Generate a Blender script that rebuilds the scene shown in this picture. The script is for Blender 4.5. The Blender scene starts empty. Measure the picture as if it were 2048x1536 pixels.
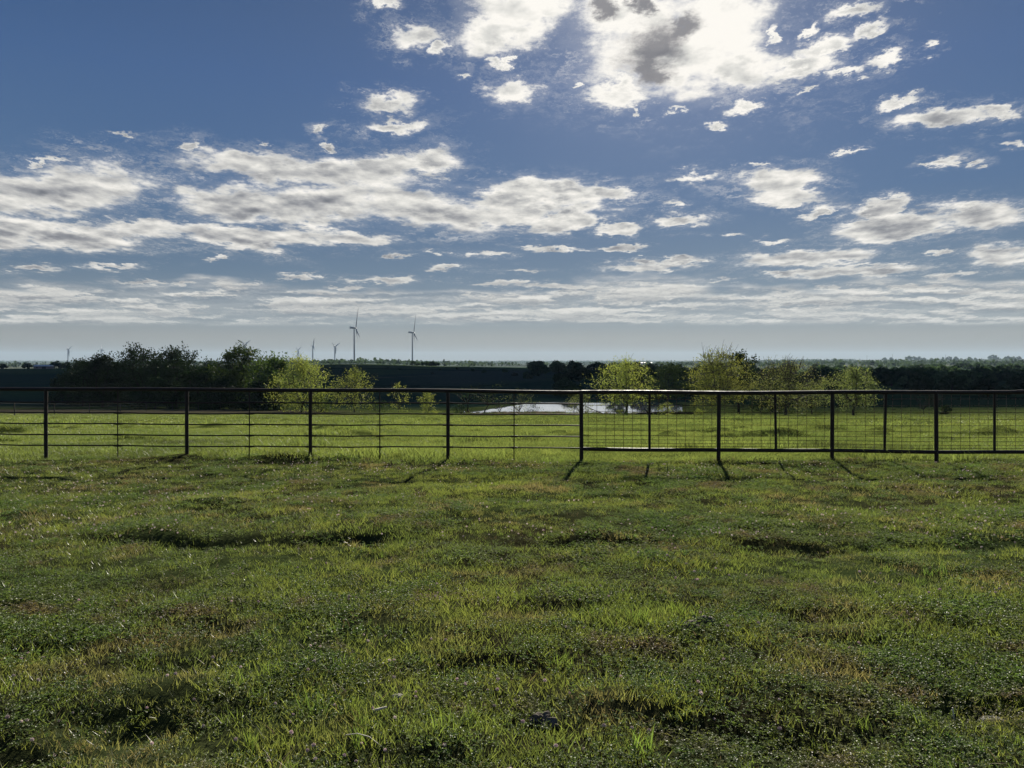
import bpy, bmesh, math, random
import numpy as np
from mathutils import Vector, Matrix

SC = bpy.context.scene
COL = SC.collection
R = math.radians

# ------------------------------------------------------------------ camera
EYE = 1.65
FOC = 1538.0                      # focal length in pixels of the 2048 wide photograph
PITCH = math.atan(46.0 / FOC)
cam = bpy.data.cameras.new("camera")
cam.sensor_width = 36.0
cam.lens = 36.0 * FOC / 2048.0
cam.clip_start = 0.05
cam.clip_end = 60000.0
cam_ob = bpy.data.objects.new("camera", cam)
COL.objects.link(cam_ob)
cam_ob.location = (0, 0, EYE)
cam_ob.rotation_euler = (math.pi / 2 - PITCH, 0, 0)
SC.camera = cam_ob

# ------------------------------------------------------------------ exposure, sampling
SC.view_settings.view_transform = 'Standard'
SC.view_settings.look = 'None'
SC.view_settings.exposure = 0.85
SC.view_settings.gamma = 1.0
SC.cycles.max_bounces = 6
SC.cycles.diffuse_bounces = 3
SC.cycles.glossy_bounces = 2
SC.cycles.transmission_bounces = 3
SC.cycles.transparent_max_bounces = 6
SC.cycles.volume_bounces = 0

# ------------------------------------------------------------------ sun
SUN_EL, SUN_AZ = R(28.0), R(11.4)
SUN_DIR = Vector((math.sin(SUN_AZ) * math.cos(SUN_EL), math.cos(SUN_AZ) * math.cos(SUN_EL), math.sin(SUN_EL)))
sun = bpy.data.lights.new("sun", 'SUN')
sun.energy = 5.0
sun.angle = R(0.5)
sun.color = (1.0, 0.93, 0.80)
sun_ob = bpy.data.objects.new("sun", sun)
COL.objects.link(sun_ob)
sun_ob.rotation_euler = SUN_DIR.to_track_quat('Z', 'Y').to_euler()
sun_ob.location = (0, 0, 50)


# ------------------------------------------------------------------ pixel helpers (directions of the photograph)
def ray(px, py):
    vx, vy = (px - 1024.0) / FOC, (768.0 - py) / FOC
    cp, sp = math.cos(PITCH), math.sin(PITCH)
    return vx / (cp + vy * sp), (vy * cp - sp) / (cp + vy * sp)      # x per y, z per y


def at(px, py, d):
    u, v = ray(px, py)
    return Vector((u * d, d, EYE + v * d))


# ------------------------------------------------------------------ world: sky and clouds
world = bpy.data.worlds.new("World")
SC.world = world
world.use_nodes = True
world.cycles.sampling_method = 'MANUAL'
world.cycles.sample_map_resolution = 512
WN = world.node_tree


class NG:
    """small helper that writes node graphs"""

    def __init__(self, nt):
        self.nt = nt

    def n(self, typ, **kw):
        nd = self.nt.nodes.new(typ)
        for k, v in kw.items():
            setattr(nd, k, v)
        return nd

    def put(self, sock, v):
        if isinstance(v, bpy.types.NodeSocket):
            self.nt.links.new(v, sock)
        else:
            sock.default_value = v

    def m(self, op, a, b=None, c=None, clamp=False):
        nd = self.n('ShaderNodeMath', operation=op, use_clamp=clamp)
        self.put(nd.inputs[0], a)
        if b is not None:
            self.put(nd.inputs[1], b)
        if c is not None:
            self.put(nd.inputs[2], c)
        return nd.outputs[0]

    def v(self, op, a, b=None):
        nd = self.n('ShaderNodeVectorMath', operation=op)
        self.put(nd.inputs[0], a)
        if b is not None:
            self.put(nd.inputs[1], b)
        return nd.outputs[1] if op in ('DOT_PRODUCT', 'LENGTH') else nd.outputs[0]

    def scale(self, a, s):
        nd = self.n('ShaderNodeVectorMath', operation='SCALE')
        self.put(nd.inputs[0], a)
        self.put(nd.inputs[3], s)
        return nd.outputs[0]

    def xyz(self, x, y, z):
        nd = self.n('ShaderNodeCombineXYZ')
        for i, q in enumerate((x, y, z)):
            self.put(nd.inputs[i], q)
        return nd.outputs[0]

    def sep(self, a):
        nd = self.n('ShaderNodeSeparateXYZ')
        self.put(nd.inputs[0], a)
        return nd.outputs

    def noise(self, vec, scale, detail=4, rough=0.55, lac=2.0, col=False, dist=0.0):
        nd = self.n('ShaderNodeTexNoise')
        if vec is not None:
            self.put(nd.inputs['Vector'], vec)
        nd.inputs['Scale'].default_value = scale
        nd.inputs['Detail'].default_value = detail
        nd.inputs['Roughness'].default_value = rough
        nd.inputs['Lacunarity'].default_value = lac
        nd.inputs['Distortion'].default_value = dist
        return nd.outputs['Color' if col else 'Fac']

    def step(self, x, lo, hi, to0=0.0, to1=1.0, smooth=True):
        nd = self.n('ShaderNodeMapRange', interpolation_type='SMOOTHSTEP' if smooth else 'LINEAR')
        self.put(nd.inputs[0], x)
        for i, q in enumerate((lo, hi, to0, to1)):
            self.put(nd.inputs[i + 1], q)
        return nd.outputs[0]

    def mix(self, f, a, b):
        nd = self.n('ShaderNodeMix', data_type='RGBA')
        self.put(nd.inputs[0], f)
        self.put(nd.inputs[6], a if isinstance(a, bpy.types.NodeSocket) else (*a, 1))
        self.put(nd.inputs[7], b if isinstance(b, bpy.types.NodeSocket) else (*b, 1))
        return nd.outputs[2]

    def ramp(self, x, stops):
        nd = self.n('ShaderNodeValToRGB')
        cr = nd.color_ramp
        while len(cr.elements) < len(stops):
            cr.elements.new(0.5)
        for e, (p, c) in zip(cr.elements, stops):
            e.position = p
            e.color = (*c, 1)
        self.put(nd.inputs[0], x)
        return nd.outputs[0]


# clouds of the photograph: centre x, y, half width, half height (pixels), tilt in degrees (up to the right positive)
CLOUDS = [
    (1000, 78, 110, 48, 0), (1060, 20, 130, 70, 0), (1260, 40, 150, 80, 0), (1340, 110, 225, 98, 0), (1440, 30, 120, 110, 0),
    (1245, 185, 75, 34, 0), (1480, 130, 110, 55, 0), (1610, 135, 95, 28, 8),
    (845, 70, 55, 34, 0), (768, 12, 40, 22, 0), (885, 98, 30, 20, 30), (1022, 188, 58, 34, 0),
    (1650, 92, 78, 26, 14), (1745, 62, 76, 18, 18), (1625, 52, 50, 12, 28), (1722, 18, 75, 22, 10), (1765, 118, 60, 18, 24), (1690, 150, 60, 15, 16), (1610, 175, 40, 10, 12), (1540, 60, 16, 36, -30),
    (1500, 210, 45, 16, 10), (1420, 243, 28, 9, 0), (1890, 240, 115, 24, 3), (1998, 228, 60, 13, 2), (1795, 210, 62, 12, 10), (1860, 95, 24, 12, 25),
    (778, 207, 72, 26, 0), (790, 252, 92, 20, 3), (640, 260, 24, 13, 0), (378, 295, 30, 11, 0), (536, 282, 12, 9, 0), (655, 292, 16, 9, 0),
    (130, 382, 195, 56, 0), (0, 390, 140, 58, 0), (150, 474, 190, 34, -4), (0, 462, 120, 46, 0),
    (490, 325, 135, 30, 0), (640, 350, 250, 38, -6), (850, 330, 95, 34, 8), (790, 335, 120, 26, 5),
    (470, 402, 150, 44, 0), (640, 410, 200, 52, 0), (820, 410, 190, 54, -8), (640, 440, 60, 24, 0),
    (1020, 388, 115, 34, 12), (1120, 385, 120, 30, -10), (980, 430, 110, 26, 0), (1120, 443, 62, 20, 10), (1215, 385, 75, 22, -8),
    (500, 468, 290, 24, -2), (720, 476, 95, 15, 0), (280, 452, 90, 18, 0),
    (1530, 362, 105, 27, 0), (1570, 390, 120, 23, -4), (1375, 355, 75, 14, 8), (1368, 442, 68, 16, 4), (1230, 457, 44, 9, 0), (1640, 425, 36, 11, 20),
    (1772, 410, 48, 17, 5), (1800, 458, 140, 27, 8), (1960, 432, 130, 28, 4), (1550, 486, 40, 7, 0),
    (1600, 517, 160, 20, 4), (1730, 546, 150, 14, 4), (1995, 510, 85, 27, 3), (1900, 550, 70, 9, 3), (1880, 510, 26, 7, 0),
    (1300, 533, 115, 13, 3), (1290, 520, 50, 8, 0), (215, 532, 80, 7, 0), (65, 537, 55, 8, 0), (780, 560, 62, 8, 0), (480, 567, 48, 7, 0),
    (885, 538, 46, 8, 0), (970, 510, 55, 8, 0), (1100, 495, 80, 5, -3), (590, 551, 35, 5, 0), (280, 565, 60, 6, 0), (360, 566, 40, 6, 0), (700, 575, 34, 6, 0), (435, 512, 20, 5, 0), (795, 512, 28, 5, 0), (1010, 568, 50, 6, 0), (1110, 577, 70, 8, 0), (1250, 580, 50, 6, 0), (1360, 574, 44, 5, 0), (1040, 540, 50, 6, 0), (1370, 522, 60, 9, 4), (1560, 550, 60, 9, 3), (1440, 560, 40, 4, 0), (1830, 575, 90, 9, 2), (1680, 578, 60, 7, 2), (1960, 585, 90, 9, 2), (1345, 408, 30, 6, 0), (1580, 412, 34, 7, 0), (1460, 470, 30, 5, 0), (870, 505, 22, 5, 0), (1230, 495, 40, 5, 0), (1350, 210, 22, 8, 0), (1280, 215, 16, 7, 0), (1150, 175, 14, 6, 0), (1015, 128, 24, 12, 10), (942, 150, 18, 10, 20), (1940, 330, 32, 10, 15), (2022, 285, 30, 8, 0), (1855, 332, 14, 6, 0), (90, 325, 60, 8, 6), (235, 272, 24, 5, 0), (1890, 320, 45, 14, 20), (1710, 296, 32, 6, 12), (1510, 330, 26, 6, 0),
]


def build_world():
    g = NG(WN)
    WN.nodes.clear()
    out = g.n('ShaderNodeOutputWorld')
    bg = g.n('ShaderNodeBackground')
    WN.links.new(bg.outputs[0], out.inputs[0])
    bg.inputs[1].default_value = 0.1
    tc = g.n('ShaderNodeTexCoord')
    d = g.v('NORMALIZE', tc.outputs['Generated'])
    dx, dy, dz = g.sep(d)
    e = g.m('MAXIMUM', dz, 0.0)
    sky = g.n('ShaderNodeTexSky', sky_type='NISHITA', sun_disc=False, sun_elevation=SUN_EL, sun_rotation=SUN_AZ,
              altitude=300.0, air_density=1.0, dust_density=0.4, ozone_density=2.0)
    nish = g.scale(sky.outputs[0], 0.1 * 0.025)
    base = g.ramp(e, [(0.0, (.205, .165, .120)), (.014, (.250, .230, .200)), (.03, (.290, .290, .275)), (.05, (.232, .280, .312)), (.11, (.130, .198, .285)),
                      (.2, (.078, .150, .282)), (.33, (.044, .104, .248)), (.45, (.022, .066, .178)), (1.0, (.016, .04, .12))])
    sang = g.m('MAXIMUM', g.v('DOT_PRODUCT', d, tuple(SUN_DIR)), 0.0)
    g1 = g.m('POWER', sang, 7.0)
    g2 = g.m('POWER', sang, 70.0)
    blue = g.v('ADD', base, g.v('ADD', nish, g.v('ADD', g.scale((.048, .050, .054), g1), g.scale((.16, .15, .14), g2))))

    # cloud coordinates: a forward plane for where they are, a level plane overhead for their texture
    ay = g.m('MAXIMUM', g.m('ABSOLUTE', dy), 0.12)
    u = g.m('DIVIDE', dx, ay)
    v = g.m('DIVIDE', e, ay)
    den = g.m('ADD', g.m('MAXIMUM', v, 0.0), 0.17)
    P = g.xyz(g.m('DIVIDE', u, den), g.m('DIVIDE', 1.0, den), g.m('MULTIPLY', dy, 0.4))
    wv = g.v('SUBTRACT', g.noise(P, 2.2, 3, col=True), (.5, .5, .5))
    wv2 = g.v('SUBTRACT', g.noise(P, 10.0, 6, rough=0.68, col=True), (.5, .5, .5))
    ws = g.sep(g.v('ADD', g.scale(wv, 0.055), g.scale(wv2, 0.095)))
    sq = g.m('ADD', g.m('MULTIPLY', v, 1.6), 0.10)
    UV = g.xyz(g.m('ADD', u, g.m('MULTIPLY', ws[0], 0.9)), g.m('ADD', v, g.m('MULTIPLY', ws[1], sq)), 1.0)
    acc = None
    for cx, cy, rx, ry, tilt in CLOUDS:
        u0, v0 = ray(cx, cy)
        a, b = rx * 1.0 / FOC, ry * 1.02 / FOC
        c, s = math.cos(R(tilt)), math.sin(R(tilt))
        q1 = g.v('DOT_PRODUCT', UV, (c / a, s / a, -(c * u0 + s * v0) / a))
        q2 = g.v('DOT_PRODUCT', UV, (-s / b, c / b, (s * u0 - c * v0) / b))
        r2 = g.m('MULTIPLY_ADD', q1, q1, g.m('MULTIPLY', q2, q2))
        acc = r2 if acc is None else g.m('MINIMUM', acc, r2)
    fwd = g.m('GREATER_THAN', dy, 0.0)
    blob = g.m('SUBTRACT', 1.0, g.m('SQRT', acc))
    blob = g.m('MULTIPLY', g.m('MAXIMUM', blob, -1.6), fwd)
    blob = g.m('ADD', blob, g.m('MULTIPLY', g.m('SUBTRACT', 1.0, fwd), -0.35))
    nf = g.noise(P, 4.6, 10, rough=0.68)
    nm = g.noise(P, 12.0, 8, rough=0.7)
    nl = g.noise(P, 1.7, 3, rough=0.5)
    # low bank of cloud above the horizon
    bl = g.m('MULTIPLY', g.step(v, .044, .052), g.step(g.m('ADD', v, g.m('MULTIPLY', g.m('SUBTRACT', nl, .5), .10)), .108, .090))
    BP = g.xyz(g.m('ADD', g.m('MULTIPLY', u, 8.0), g.m('MULTIPLY', ws[0], 14.0)), g.m('ADD', g.m('MULTIPLY', v, 70.0), g.m('MULTIPLY', ws[1], 9.0)), 3.0)
    bankn = g.noise(BP, 1.15, 7, rough=0.60)
    bankr = g.m('SUBTRACT', bankn, g.noise(g.v('ADD', BP, (0.0, 0.28, 0.0)), 1.15, 7, rough=0.60))
    bank = g.m('MULTIPLY', bl, g.step(bankn, .40, .55, .30, 1.0))
    # scattered scraps between
    scr = g.m('MULTIPLY', g.step(nl, .50, .72), g.m('MULTIPLY', g.step(v, .07, .12), g.step(v, .36, .2)))
    dens = g.m('ADD', g.m('MULTIPLY', g.m('ADD', blob, -.12), 2.1), g.m('MULTIPLY', g.m('SUBTRACT', nf, 0.5), 2.4))
    dens = g.m('ADD', dens, g.m('MULTIPLY', g.m('SUBTRACT', nm, 0.5), 1.45))
    dens = g.m('ADD', dens, g.m('MULTIPLY', scr, 1.5))
    alpha = g.step(dens, -0.12, 0.92)
    alpha = g.m('MAXIMUM', alpha, g.m('MULTIPLY', g.step(dens, -0.7, 0.4), 0.13))
    # thin torn veils around the heaps
    wis = g.noise(g.v('ADD', g.v('MULTIPLY', P, (1.0, 1.6, 1.0)), g.scale(wv2, 1.2)), 4.2, 7, rough=.66, dist=.6)
    veil = g.m('MULTIPLY', g.step(g.m('ADD', dens, g.m('MULTIPLY', g.m('SUBTRACT', nl, .5), 3.0)), -2.3, .3), g.step(wis, .46, .76))
    alpha = g.m('MAXIMUM', alpha, g.m('MULTIPLY', veil, .55))
    alpha = g.m('MAXIMUM', alpha, bank)
    alpha = g.m('MULTIPLY', alpha, g.step(v, .030, .048))
    # light in the clouds: bright towards the sun and at thin edges, grey in thick middles
    shift = g.v('ADD', P, (0.012, -0.055, 0.0))
    bil = g.m('SUBTRACT', g.noise(P, 8.0, 4, rough=.5), g.noise(g.v('ADD', P, (0.01, -0.045, 0.0)), 8.0, 4, rough=.5))
    relief = g.m('ADD', g.m('SUBTRACT', nf, g.noise(shift, 4.6, 10, rough=0.68)), g.m('MULTIPLY', g.m('SUBTRACT', nm, .5), .25))
    thick = g.step(dens, 0.45, 1.7)
    mott = g.noise(g.v('ADD', P, (3.3, 1.7, 0)), 3.8, 5, rough=0.6)
    lum = g.m('SUBTRACT', g.m('ADD', .64, g.m('MULTIPLY', g.m('SUBTRACT', 1.0, thick), .14)), g.m('MULTIPLY', thick, g.step(mott, .36, .64, .02, .33)))
    lum = g.m('ADD', lum, g.m('ADD', g.m('MULTIPLY', relief, .8), g.m('MULTIPLY', bil, 1.3)))
    lum = g.m('SUBTRACT', lum, g.m('MULTIPLY', g.step(v, .17, .05), 0.10))
    lumb = g.m('ADD', .60, g.m('ADD', g.m('MULTIPLY', g.m('SUBTRACT', .5, bankn), .3), g.m('MULTIPLY', bankr, 2.6)))
    bk = g.step(v, .115, .085)
    lum = g.m('ADD', g.m('MULTIPLY', lum, g.m('SUBTRACT', 1.0, bk)), g.m('MULTIPLY', lumb, bk))
    lum = g.m('ADD', lum, g.m('MULTIPLY', g.m('POWER', sang, 26.0), 0.50))
    # the two dark thick lumps below the sun
    dk = None
    for cx, cy, rx, ry, tilt in [(1305, 105, 72, 50, 25), (1300, 140, 34, 34, 0), (1365, 70, 48, 28, 20), (1208, 28, 30, 26, 30), (1282, 18, 26, 20, 20)]:
        u0, v0 = ray(cx, cy)
        a, b = rx / FOC, ry / FOC
        c, s = math.cos(R(tilt)), math.sin(R(tilt))
        q1 = g.v('DOT_PRODUCT', UV, (c / a, s / a, -(c * u0 + s * v0) / a))
        q2 = g.v('DOT_PRODUCT', UV, (-s / b, c / b, (s * u0 - c * v0) / b))
        r2 = g.m('MULTIPLY_ADD', q1, q1, g.m('MULTIPLY', q2, q2))
        dk = r2 if dk is None else g.m('MINIMUM', dk, r2)
    dkm = g.m('SUBTRACT', 1.25, g.m('SQRT', dk))
    dkm = g.step(g.m('ADD', dkm, g.m('MULTIPLY', g.m('SUBTRACT', nf, .5), 1.5)), 0.0, 0.85, 0, 0.86)
    dkm = g.m('MULTIPLY', dkm, fwd)
    ccol = g.ramp(lum, [(0.0, (.17, .18, .205)), (.3, (.32, .33, .35)), (.55, (.54, .54, .53)), (.8, (.80, .785, .74)), (1.0, (1.0, .965, .90))])
    ccol = g.mix(dkm, ccol, (.165, .165, .19))
    # far clouds sink into the haze
    ccol = g.mix(g.step(v, .16, .035, 0, 0.45), ccol, (.42, .44, .43))
    tot = g.mix(alpha, blue, ccol)
    # below the horizon the world only lights the haze
    tot = g.mix(g.m('LESS_THAN', dz, -0.01), tot, (.10, .11, .09))
    WN.links.new(g.scale(tot, 10.0 / 2 ** 0.85), bg.inputs[0])      # 0.1 strength, brightness set for the exposure above


build_world()


# ------------------------------------------------------------------ object helpers
def link(ob, parent=None):
    COL.objects.link(ob)
    if parent is not None:
        ob.parent = parent
    return ob


def tag(o, label=None, cat=None, group=None, kind=None):
    if label:
        o['label'] = label
    if cat:
        o['category'] = cat
    if group:
        o['group'] = group
    if kind:
        o['kind'] = kind
    return o


def empty(name, loc=(0, 0, 0), rz=0.0):
    o = bpy.data.objects.new(name, None)
    o.location = loc
    o.rotation_euler = (0, 0, rz)
    o.empty_display_size = 0.2
    return link(o)


def mesh_obj(name, V, F, mat, parent=None, smooth=False, loc=None):
    """V (n,3) array, F (m,k) int array or list of tuples"""
    me = bpy.data.meshes.new(name)
    V = np.asarray(V, dtype=np.float32)
    if isinstance(F, np.ndarray):
        k = F.shape[1]
        me.vertices.add(len(V))
        me.vertices.foreach_set('co', V.ravel())
        me.loops.add(F.size)
        me.loops.foreach_set('vertex_index', F.ravel().astype(np.int32))
        me.polygons.add(len(F))
        me.polygons.foreach_set('loop_start', np.arange(0, F.size, k, dtype=np.int32))
        me.update(calc_edges=True)
    else:
        me.from_pydata([tuple(map(float, p)) for p in V], [], [tuple(int(i) for i in f) for f in F])
        me.update()
    if smooth:
        me.polygons.foreach_set('use_smooth', np.ones(len(me.polygons), dtype=bool))
    if mat is not None:
        me.materials.append(mat)
    o = bpy.data.objects.new(name, me)
    if loc is not None:
        o.location = loc
    return link(o, parent)


class MB:
    """collects tubes and boxes for one mesh"""

    def __init__(self):
        self.V, self.F = [], []

    def tube(self, pts, rad, sides=6, cap=True):
        pts = [Vector(p) for p in pts]
        n = len(pts)
        rad = [rad] * n if not isinstance(rad, (list, tuple)) else rad
        b0 = len(self.V)
        prev = None
        for i, p in enumerate(pts):
            t = (pts[min(i + 1, n - 1)] - pts[max(i - 1, 0)])
            if t.length < 1e-9:
                t = Vector((0, 0, 1))
            t.normalize()
            if prev is None:
                a = Vector((1, 0, 0)) if abs(t.x) < 0.8 else Vector((0, 1, 0))
                x = (a - t * a.dot(t)).normalized()
            else:
                x = prev - t * prev.dot(t)
                x = x.normalized() if x.length > 1e-6 else t.orthogonal().normalized()
            prev = x
            y = t.cross(x)
            for k in range(sides):
                an = 2 * math.pi * k / sides
                self.V.append(p + (x * math.cos(an) + y * math.sin(an)) * rad[i])
        for i in range(n - 1):
            for k in range(sides):
                k2 = (k + 1) % sides
                a = b0 + i * sides
                self.F.append((a + k, a + k2, a + sides + k2, a + sides + k))
        if cap:
            for first, order in ((b0, range(sides - 1, -1, -1)), (b0 + (n - 1) * sides, range(sides))):
                c0 = len(self.V)
                self.V += [self.V[first + k].copy() for k in order]
                self.F.append(tuple(range(c0, c0 + sides)))

    def box(self, c, s, rz=0.0):
        b0 = len(self.V)
        m = Matrix.Rotation(rz, 3, 'Z')
        for i in range(8):
            p = Vector(((i & 1) - .5, ((i >> 1) & 1) - .5, ((i >> 2) & 1) - .5))
            self.V.append(Vector(c) + m @ Vector((p.x * s[0], p.y * s[1], p.z * s[2])))
        for f in ((0, 2, 3, 1), (4, 5, 7, 6), (0, 1, 5, 4), (2, 6, 7, 3), (0, 4, 6, 2), (1, 3, 7, 5)):
            self.F.append(tuple(b0 + i for i in f))

    def poly(self, pts):
        b0 = len(self.V)
        self.V += [Vector(p) for p in pts]
        self.F.append(tuple(range(b0, b0 + len(pts))))

    def build(self, name, mat, parent=None, smooth=False, loc=None):
        return mesh_obj(name, np.array([tuple(v) for v in self.V]), self.F, mat, parent, smooth, loc)


def copy_tree(o, parent=None):
    c = o.copy()
    COL.objects.link(c)
    c.parent = parent
    for ch in list(o.children):
        copy_tree(ch, c)
    return c


# ------------------------------------------------------------------ materials
def new_mat(name):
    m = bpy.data.materials.new(name)
    m.use_nodes = True
    m.node_tree.nodes.clear()
    g = NG(m.node_tree)
    out = g.n('ShaderNodeOutputMaterial')
    return m, g, out


def leaf_material(name, c1, c2, trans=0.45, tcol=None, gloss=0.04, rough=0.45, nscale=0.6, c3=None, nscale3=2.5, rand=0.25, spec_tint=(1, 1, 1)):
    """thin leaf or blade: diffuse + light coming through + a little sheen; colour varies in patches"""
    m, g, out = new_mat(name)
    geo = g.n('ShaderNodeNewGeometry')
    oi = g.n('ShaderNodeObjectInfo')
    n1 = g.step(g.noise(geo.outputs['Position'], nscale, 4, 0.6), .36, .64)
    colr = g.mix(n1, c1, c2)
    if c3:
        n3 = g.step(g.noise(geo.outputs['Position'], nscale3, 3, 0.6), .51, .66)
        colr = g.mix(n3, colr, c3)
    hsv = g.n('ShaderNodeHueSaturation')
    g.put(hsv.inputs['Color'], colr)
    g.put(hsv.inputs['Value'], g.step(oi.outputs['Random'], 0, 1, 1 - rand, 1 + rand, smooth=False))
    g.put(hsv.inputs['Hue'], g.step(g.m('FRACT', g.m('MULTIPLY', oi.outputs['Random'], 7.3)), 0, 1, .485, .512, smooth=False))
    colr = hsv.outputs[0]
    dif = g.n('ShaderNodeBsdfDiffuse')
    tr = g.n('ShaderNodeBsdfTranslucent')
    gl = g.n('ShaderNodeBsdfGlossy')
    gl.inputs['Roughness'].default_value = rough
    gl.inputs['Color'].default_value = (*spec_tint, 1)
    g.put(dif.inputs[0], colr)
    tc_ = g.v('MULTIPLY', colr, tcol or (1.35, 1.45, 0.75))
    g.put(tr.inputs[0], tc_)
    mx = g.n('ShaderNodeMixShader')
    mx.inputs[0].default_value = trans
    m.node_tree.links.new(dif.outputs[0], mx.inputs[1])
    m.node_tree.links.new(tr.outputs[0], mx.inputs[2])
    mx2 = g.n('ShaderNodeMixShader')
    mx2.inputs[0].default_value = gloss
    m.node_tree.links.new(mx.outputs[0], mx2.inputs[1])
    m.node_tree.links.new(gl.outputs[0], mx2.inputs[2])
    m.node_tree.links.new(mx2.outputs[0], out.inputs[0])
    return m


def solid_material(name, c1, c2, rough=0.8, metal=0.0, nscale=8.0, bump=0.0, spec=0.3):
    m, g, out = new_mat(name)
    tc = g.n('ShaderNodeTexCoord')
    n1 = g.noise(tc.outputs['Object'], nscale, 5, 0.6)
    p = g.n('ShaderNodeBsdfPrincipled')
    g.put(p.inputs['Base Color'], g.mix(g.step(n1, .35, .65), c1, c2))
    g.put(p.inputs['Roughness'], g.step(n1, .3, .7, rough * 0.8, min(1, rough * 1.15)))
    p.inputs['Metallic'].default_value = metal
    p.inputs['Specular IOR Level'].default_value = spec
    if bump:
        b = g.n('ShaderNodeBump')
        b.inputs['Strength'].default_value = bump
        g.put(b.inputs['Height'], n1)
        m.node_tree.links.new(b.outputs[0], p.inputs['Normal'])
    m.node_tree.links.new(p.outputs[0], out.inputs[0])
    return m


M = {}
M['grass'] = leaf_material('grass blades', (.178, .192, .060), (.128, .156, .052), .56, tcol=(1.3, 1.42, .78), c3=(.220, .172, .105), nscale=0.55, nscale3=0.8, gloss=.055, rough=.38)
M['grass_tall'] = leaf_material('tall grass blades', (.155, .190, .052), (.118, .162, .046), .56, tcol=(1.25, 1.4, .72), nscale=0.8, gloss=.05, rough=.38)
M['clover'] = leaf_material('clover leaves', (.096, .142, .046), (.125, .156, .054), .46, tcol=(1.3, 1.45, .78), c3=(.155, .115, .070), nscale=1.0, nscale3=1.3, gloss=.02, rough=.45)
M['dry_grass'] = leaf_material('dry grass', (.30, .25, .15), (.22, .16, .09), .35, tcol=(1.1, 1.0, .8), nscale=1.5, gloss=.03)
M['field_grass'] = leaf_material('field grass', (.180, .212, .068), (.130, .165, .054), .55, tcol=(1.2, 1.25, .8), c3=(.080, .098, .036), nscale=.16, nscale3=.20, gloss=.03)
M['bark'] = solid_material('bark', (.045, .038, .030), (.085, .072, .058), .9, nscale=5, bump=.3)
M['bark_dark'] = solid_material('dark bark', (.022, .018, .015), (.040, .033, .027), .9, nscale=5, bump=.3)
M['leaf_yellow'] = leaf_material('fresh yellow green leaves', (.325, .345, .105), (.235, .280, .085), .66, tcol=(1.2, 1.25, .7), nscale=.35, gloss=.03)
M['leaf_olive'] = leaf_material('olive spring leaves', (.275, .290, .115), (.215, .240, .092), .64, tcol=(1.1, 1.2, .75), nscale=.35, gloss=.03)
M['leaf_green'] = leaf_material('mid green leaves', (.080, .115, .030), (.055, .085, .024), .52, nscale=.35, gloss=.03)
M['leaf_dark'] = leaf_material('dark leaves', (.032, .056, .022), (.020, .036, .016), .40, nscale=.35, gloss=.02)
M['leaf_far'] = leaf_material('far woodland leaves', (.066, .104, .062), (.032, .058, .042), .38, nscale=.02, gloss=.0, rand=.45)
M['leaf_plain'] = leaf_material('hazy plain woodland leaves', (.078, .112, .098), (.054, .080, .074), .3, nscale=.01, gloss=.0)  # pale blue green: distance haze put into the leaf colour
M['pipe'] = solid_material('dark rusted pipe', (.012, .009, .008), (.026, .017, .013), .58, metal=.08, nscale=9, bump=.04, spec=.35)
M['rod'] = solid_material('dark steel rod', (.010, .009, .008), (.022, .016, .013), .42, metal=.1, nscale=20)
M['wire'] = solid_material('rusted wire', (.090, .065, .045), (.15, .11, .08), .30, metal=.75, nscale=30)
M['post_wood'] = solid_material('weathered post', (.05, .045, .04), (.09, .08, .07), .9, nscale=12)
M['turbine'] = solid_material('turbine white paint', (.36, .37, .40), (.40, .41, .43), .5, nscale=.1)
M['house_wall'] = solid_material('house wall', (.20, .17, .16), (.26, .22, .21), .85, nscale=1)
M['house_roof'] = solid_material('pale metal roof', (.62, .62, .62), (.70, .70, .70), .45, nscale=.5, metal=.2)
M['dark_glass'] = solid_material('dark window', (.01, .012, .015), (.02, .022, .025), .15, nscale=1)
M['barn'] = solid_material('white barn metal', (.42, .43, .45), (.46, .46, .48), .6, nscale=.3)
M['stone'] = solid_material('pale stone', (.20, .19, .16), (.34, .32, .27), .95, nscale=25, bump=.6)
M['soil'] = solid_material('dark soil clod', (.065, .055, .044), (.150, .130, .105), 1.0, nscale=30, bump=.8, spec=.1)
M['stick'] = solid_material('bleached stick', (.55, .50, .40), (.66, .61, .50), .7, nscale=20)
M['deadwood'] = solid_material('grey deadwood', (.34, .30, .25), (.45, .41, .35), .8, nscale=6)
M['petal'] = leaf_material('clover petals', (.74, .60, .60), (.80, .72, .68), .40, tcol=(1, 1, 1), nscale=9, gloss=0.02)


# ------------------------------------------------------------------ terrain
def hash2(ix, iy, seed):
    h = (ix.astype(np.int64) * 374761393 + iy.astype(np.int64) * 668265263 + seed * 974711) & 0xFFFFFFFF
    h = ((h ^ (h >> 13)) * 1274126177) & 0xFFFFFFFF
    h = (h ^ (h >> 16)) & 0xFFFFFF
    return h / float(0xFFFFFF)


def vnoise(x, y, seed=0):
    ix, iy = np.floor(x), np.floor(y)
    fx, fy = x - ix, y - iy
    fx, fy = fx * fx * (3 - 2 * fx), fy * fy * (3 - 2 * fy)
    a, b = hash2(ix, iy, seed), hash2(ix + 1, iy, seed)
    c, d = hash2(ix, iy + 1, seed), hash2(ix + 1, iy + 1, seed)
    return (a * (1 - fx) + b * fx) * (1 - fy) + (c * (1 - fx) + d * fx) * fy


def fbm(x, y, seed=0, oct=3):
    x, y = np.asarray(x, float), np.asarray(y, float)
    s, a, t = 0.0, 1.0, 0.0
    for i in range(oct):
        s = s + a * vnoise(x * 2 ** i + 17.3 * i, y * 2 ** i - 9.1 * i, seed + i)
        t += a
        a *= .5
    return s / t - .5


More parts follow.
